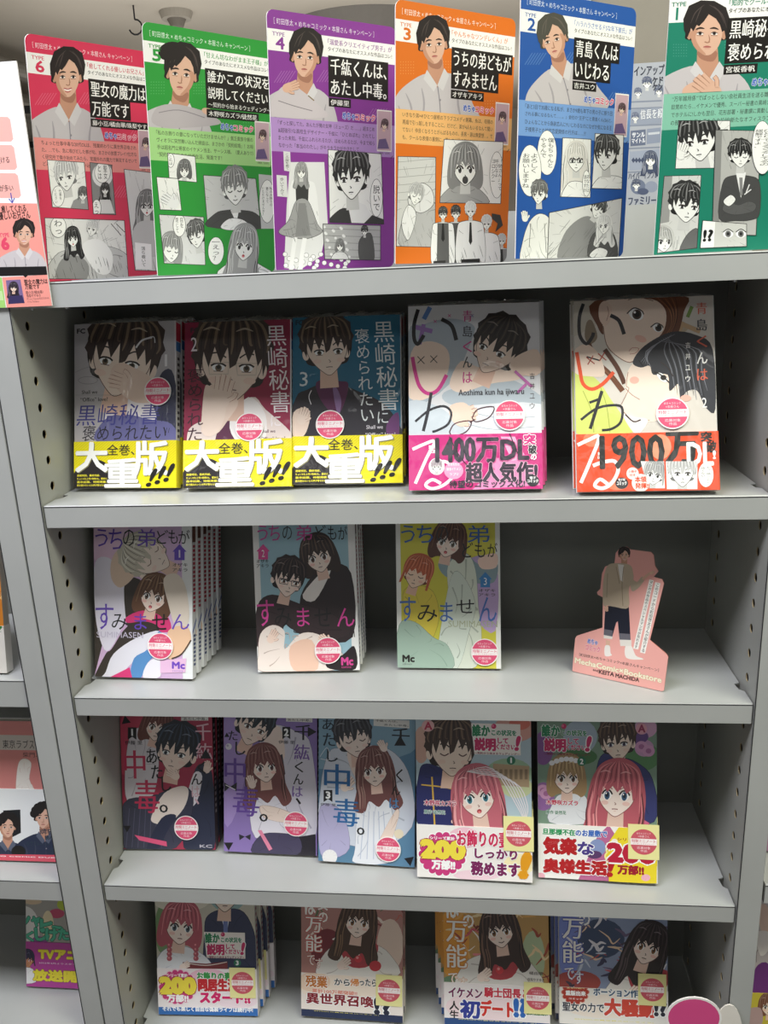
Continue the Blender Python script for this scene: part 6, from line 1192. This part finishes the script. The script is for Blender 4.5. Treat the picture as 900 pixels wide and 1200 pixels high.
r = link('ceiling_hook', None, None, 'small dark hook hanging from the ceiling above the green board', 'hook'); r.location = p; h = b.obj('hook_wire', [M_DARK], r, kind='stuff')
p = on_z(206, 14, 2.6)
r = link('smoke_detector', None, None, 'round grey smoke detector on the ceiling above the green board', 'detector'); r.location = p
b = MB(); b.tube((0, 0, 0), (0, 0, -.03), .075, 24, 0, .065); b.obj('detector_base', [plain('detector_grey', '#9a948a', .6)], r)
b = MB(); b.tube((0, 0, -.03), (0, 0, -.06), .042, 20, 0, .028); b.obj('detector_head', [plain('detector_dark', '#6d675f', .6)], r)
p = on_z(428, 34, 2.6)
r = link('ceiling_vent', None, None, 'wide dark round ceiling vent peeping out behind the purple board', 'vent'); r.location = p
b = MB(); b.tube((0, 0, 0), (0, 0, -.08), .40, 40, 0, .34); b.obj('vent_ring', [plain('vent_grey', '#6e6a65', .6)], r)
b = MB(); b.tube((0, 0, -.08), (0, 0, -.11), .27, 40, 0, .2); b.obj('vent_cone', [M_DARK], r)
# pipework and a ceiling rail far behind the questionnaire sheet
p = on_z(6, 62, 2.6); b = MB()
r = link('ceiling_duct', None, None, 'dull metal ducts under the ceiling, seen beside the questionnaire sheet', 'duct'); r.location = (p.x, p.y, 2.6)
for dx, dz, rr in ((-.6, -.16, .10), (-.2, -.2, .06), (.05, -.12, .045)): b = MB(); b.tube((dx, -.6, dz), (dx + .35, 1.6, dz), rr, 16); b.obj('duct_pipe', [plain('duct_metal', '#8e8a83', .45, .3)], r)
for dy in (-.3, .7): b = MB(); b.box(-.9, dy, -.34, .25, dy + .03, -.31); b.obj('duct_hanger', [M_DARK], r)

# ---------------------------------------------------------------- neighbouring bookcases' stock
def flatpose(x, y, z, yaw=0, lean=12, t=TH): return tilt((x, y), yaw, lean, 0, z + t * math.sin(math.radians(lean)) + 0.0004)
KL1, KL2 = (0, 640, 5.4583), (0, 780, 2.857)
def l1(c):
    c.k = KL1; c.bg('#c77a22'); c.P('#4a4c58', '-200,-100 14,-60 22,150 -200,170', 1); soft(c, [('#e09a3a', 10, 250, 40, 40), ('#8a4a18', -40, 220, 40, 60), ('#e8b870', 24, 330, 26, 14)])
    for k in range(6): c.S('#f4dcae', 2, [(14, 310), (14 + 16 * math.cos(k), 310 + 16 * math.sin(k))])
def bl1(c):
    c.k = KL1
    for x, y, s in ((54, 430, 24), (62, 582, 17), (-10, 520, 20)):
        for k in range(5): a = k * 1.257; c.E('#2c7a3c', x + s * .6 * math.cos(a), y + s * .6 * math.sin(a), s * .5, s * .5)
        c.E('#bfe0b8', x, y, s * .35)
    c.T('くしてー', -20, 500, 90, 522, '#8a8a86', .01); c.S('#4a8a5a', 3, '-10,552 8,546'); c.E('#1c3a28', 92, 464, 5)
book('L1', B6, ['orange-covered book with green flowers on its white band'], None, l1, bg='#c77a22', spine='#b8b0a4', band=bl1, band_h=.052, band_col='#d8d4cc', copies=0, pose=flatpose(-.205, .012, 1.043, 0, 10))
def l2(c):
    c.k = KL2; c.bg('#d98a84'); c.P('#cfc6bd', '-100,230 200,235 200,285 -100,280'); c.T('東京ラブ', 8, 248, 96, 278, '#2a2524', 0); c.T('ストーリー', 98, 250, 190, 280, '#2a2524', 0); c.T('柴門ふみ', 76, 290, 160, 308, '#4a3a36', 0)
    rblob(c, '60,330 80,310 105,325 100,380 118,420 110,440 60,440 52,410', '#f3ede4', '#d0a098', 2); soft(c, [('#c23a3a', 80, 440, 60, 16), ('#8a6ab0', 30, 438, 16, 10)]); c.P('#b84a44', '40,440 125,440 120,450 50,450')
def bl2(c):
    c.k = KL2; c.P('#eef1f0', '-100,450 200,450 200,640 -100,640'); c.P('#1a1c20', '10,485 68,482 70,560 30,580'); c.P('#8fb8c4', '-20,600 118,600 118,632 -20,632')
    for x, y, s, f in ((24, 540, 34, .3), (148, 508, 36, -.4)):
        portrait(c, x, y, s, f, hair='#1c1716', shirt='#26304a', body=True)
        for k in range(9): c.E('#1c1716', x + s * .95 * math.cos(3.3 + k * .36), y - s * .2 + s * .95 * math.sin(3.3 + k * .36), s * .38)
    c.T('30年を', 132, 545, 170, 566, '#2a3a4a', .04); c.T('読み継ぐ', 150, 568, 205, 584, '#2a3a4a', .04); c.T('ラブストーリー、', 88, 588, 175, 606, '#2a3a4a', .03); c.T('全', 168, 608, 186, 628, '#2a3a4a', .04); c.E('#161414', 62, 622, 24, 20)
    c.P('#e2586a', '-100,630 220,634 220,700 -100,690'); c.T('POKIO COMIC DUO', -60, 634, 190, 645, '#fff', .05); c.T('LOVE STORY FOREVER IN TOKYO COMICS', -80, 656, 190, 664, '#fbe4e4', .02)
book('L2', (.150, .17), ['pink book with two dark-haired portraits on a white band'], None, l2, bg='#d98a84', spine='#e0d8d0', band=bl2, band_h=.088, band_col='#eef1f0', copies=0, pose=flatpose(-.205, .03, .7863, 0, 12))
for i, x in enumerate((-.20, -.12)):
    bk = MB(); bk.box(0, 0, 0, .07, .1, .012); r = link('face_down_book', None, None, ('dark book lying flat behind the pink book, hard to make out', 'second dark book lying flat behind the pink book, beside the post')[i], 'book'); r.location = (x, .07, .7866)
    bk.obj('cover', [plain('dark_cover', '#4c4a4c', .5)], r, bevel=.001)
def l3(c):
    c.k = KL2; c.bg('#a8a49c'); c.P('#e2e0da', '55,820 100,810 130,860 120,940 60,950', 1); soft(c, [('#c24a6a', 190, 830, 26, 16), ('#b8c83a', 215, 800, 24, 20), ('#9a5aa0', 130, 930, 30, 24), ('#e8d8b0', 160, 870, 20, 50), ('#d8c0a0', 110, 790, 30, 10)])
    for ch, x, y, s, r in (('シ', 62, 830, 38, 10), ('ャ', 106, 840, 30, 5), ('ヒ', 136, 850, 40, 0), ('ー', 176, 860, 30, -5), ('く', 84, 890, 30, 0), ('じ', 118, 878, 38, 5), ('け', 154, 880, 38, 0), ('た', 196, 880, 34, 0)): c.T(ch, x, y, x + s, y + s * 1.1, '#4fb894', .06, rot=r, out='#2a5a4a', ow=.04)
def bl3(c):
    c.k = KL2; face(c, 90, 985, 26, -6, .1, hair='#2a2840', hl='#4a4870', girl=True, skin='#c98a62', eye='#c83a3a'); rblob(c, '55,1060 65,1015 110,1015 120,1060', '#f0f0f0', '#555', 1); c.T('漫', 68, 1022, 88, 1040, '#333', .02)
    c.T('TVアニメ', 130, 950, 300, 988, '#f2e43a', .08, out='#8a5a1a', ow=.03); c.T('放送開始', 112, 1018, 310, 1062, '#f2e43a', .08, out='#8a5a1a', ow=.03); c.T('2023年4月よりスタート!', 130, 992, 270, 1004, '#f6e6f0', .02)
book('L3', (.1, .182), ['comic with yellow lettering on a magenta band, lowest in the left bookcase'], None, l3, bg='#a8a49c', spine='#b8a8b0', band=bl3, band_h=.058, band_col='#b8409a', copies=0, pose=flatpose(-.156, .055, .5716, 0, 16))
def r1(c): c.k = None; c.bg('#cfc4bc'); c.bg('#a87a9a', 0, .0, 1, .3); c.bg('#d8a04a', 0, .3, .4, .5)
book('R1', B6, ['pinkish comic peeping past the right-hand post, upper one'], None, r1, bg='#d8cfc6', spine='#ddd', copies=0, pose=flatpose(.731, .05, .8125, 0, 14)) 
def r2(c):
    c.k = (860, 1040, 8); c.bg('#c9bfc0'); c.P('#6d2a7c', '200,760 330,720 420,1040 180,1030', 1); c.P('#e8c8b8', '230,200 300,160 360,300 340,420 260,420', 1); c.S('#5a4a4a', 4, '210,700 215,600 260,560'); c.P('#c84a54', '240,0 400,0 400,120 260,110'); c.P('#efe8e4', '210,430 330,420 340,560 250,640', 1)
def br2(c):
    c.k = (860, 1040, 8); c.bg('#c9b83a'); face(c, 330, 1110, 90, 0, -.1, hair='#7a4a34', girl=True, style='bob', mouth=1); c.P('#b89a9a', '120,1150 250,1130 260,1280 110,1280', 1)
book('R2', (.15, .21), ['tall magazine with purple skirt and brown-haired face past the right-hand post'], None, r2, bg='#cfc6c4', spine='#ccc', band=br2, band_h=.075, band_col='#c9b83a', copies=0, pose=flatpose(.730, .02, .56, 0, 12))

# round pop sign whose top edge shows at the bottom of the picture
def pop():
    O = Vector((.634, -.0065, .600)); X, Y = Vector((1, 0, 0)), Vector((0, 0, 1)); c = Canvas(O, X, Y, .06, .072, 3e-5, px=False); R = .0285
    cir = lambda cx, cy, rx, ry, n=28: [(cx + rx * math.cos(2 * math.pi * i / n), cy + ry * math.sin(2 * math.pi * i / n)) for i in range(n)]
    bb = MB(); bb.prism(cir(.029, .040, .030, .0285), -.0015, 0); c.base = (bb.v, bb.f, ['#f6f2f2'] * len(bb.f)); c.clips = [[(-1, -1), (1, -1), (1, 1), (-1, 1)]]
    c.E('#dc4a8c', .029, .040, .0275, .026, n=28)
    r = link('pop_sign', None, None, 'round pink shelf sign with a white rim at the bottom right', 'sign'); r.matrix_world = frame(O, X, Y); c.me.materials.append(M_CARD); link('sign_disc', c.me, r)
    b = MB(); b.box(.026, -.034, -.0012, .032, .02, -.0004); b.obj('sign_stem', [M_PAPER_PLAIN], r)
pop()
O2 = Vector((.700, -.006, .588)); b = MB(); b.prism([(.0 + .017 * math.cos(t), .02 + .052 * math.sin(t)) for t in [2 * math.pi * i / 24 for i in range(24)]], -.0015, 0)
r = link('pop_sign', None, None, 'plain white rounded shelf sign at the bottom edge, beside the pink one', 'sign'); r.matrix_world = frame(O2, Vector((1, 0, 0)), Vector((0, 0, 1))); b.obj('sign_disc', [M_PAPER_PLAIN], r)
finish_all()
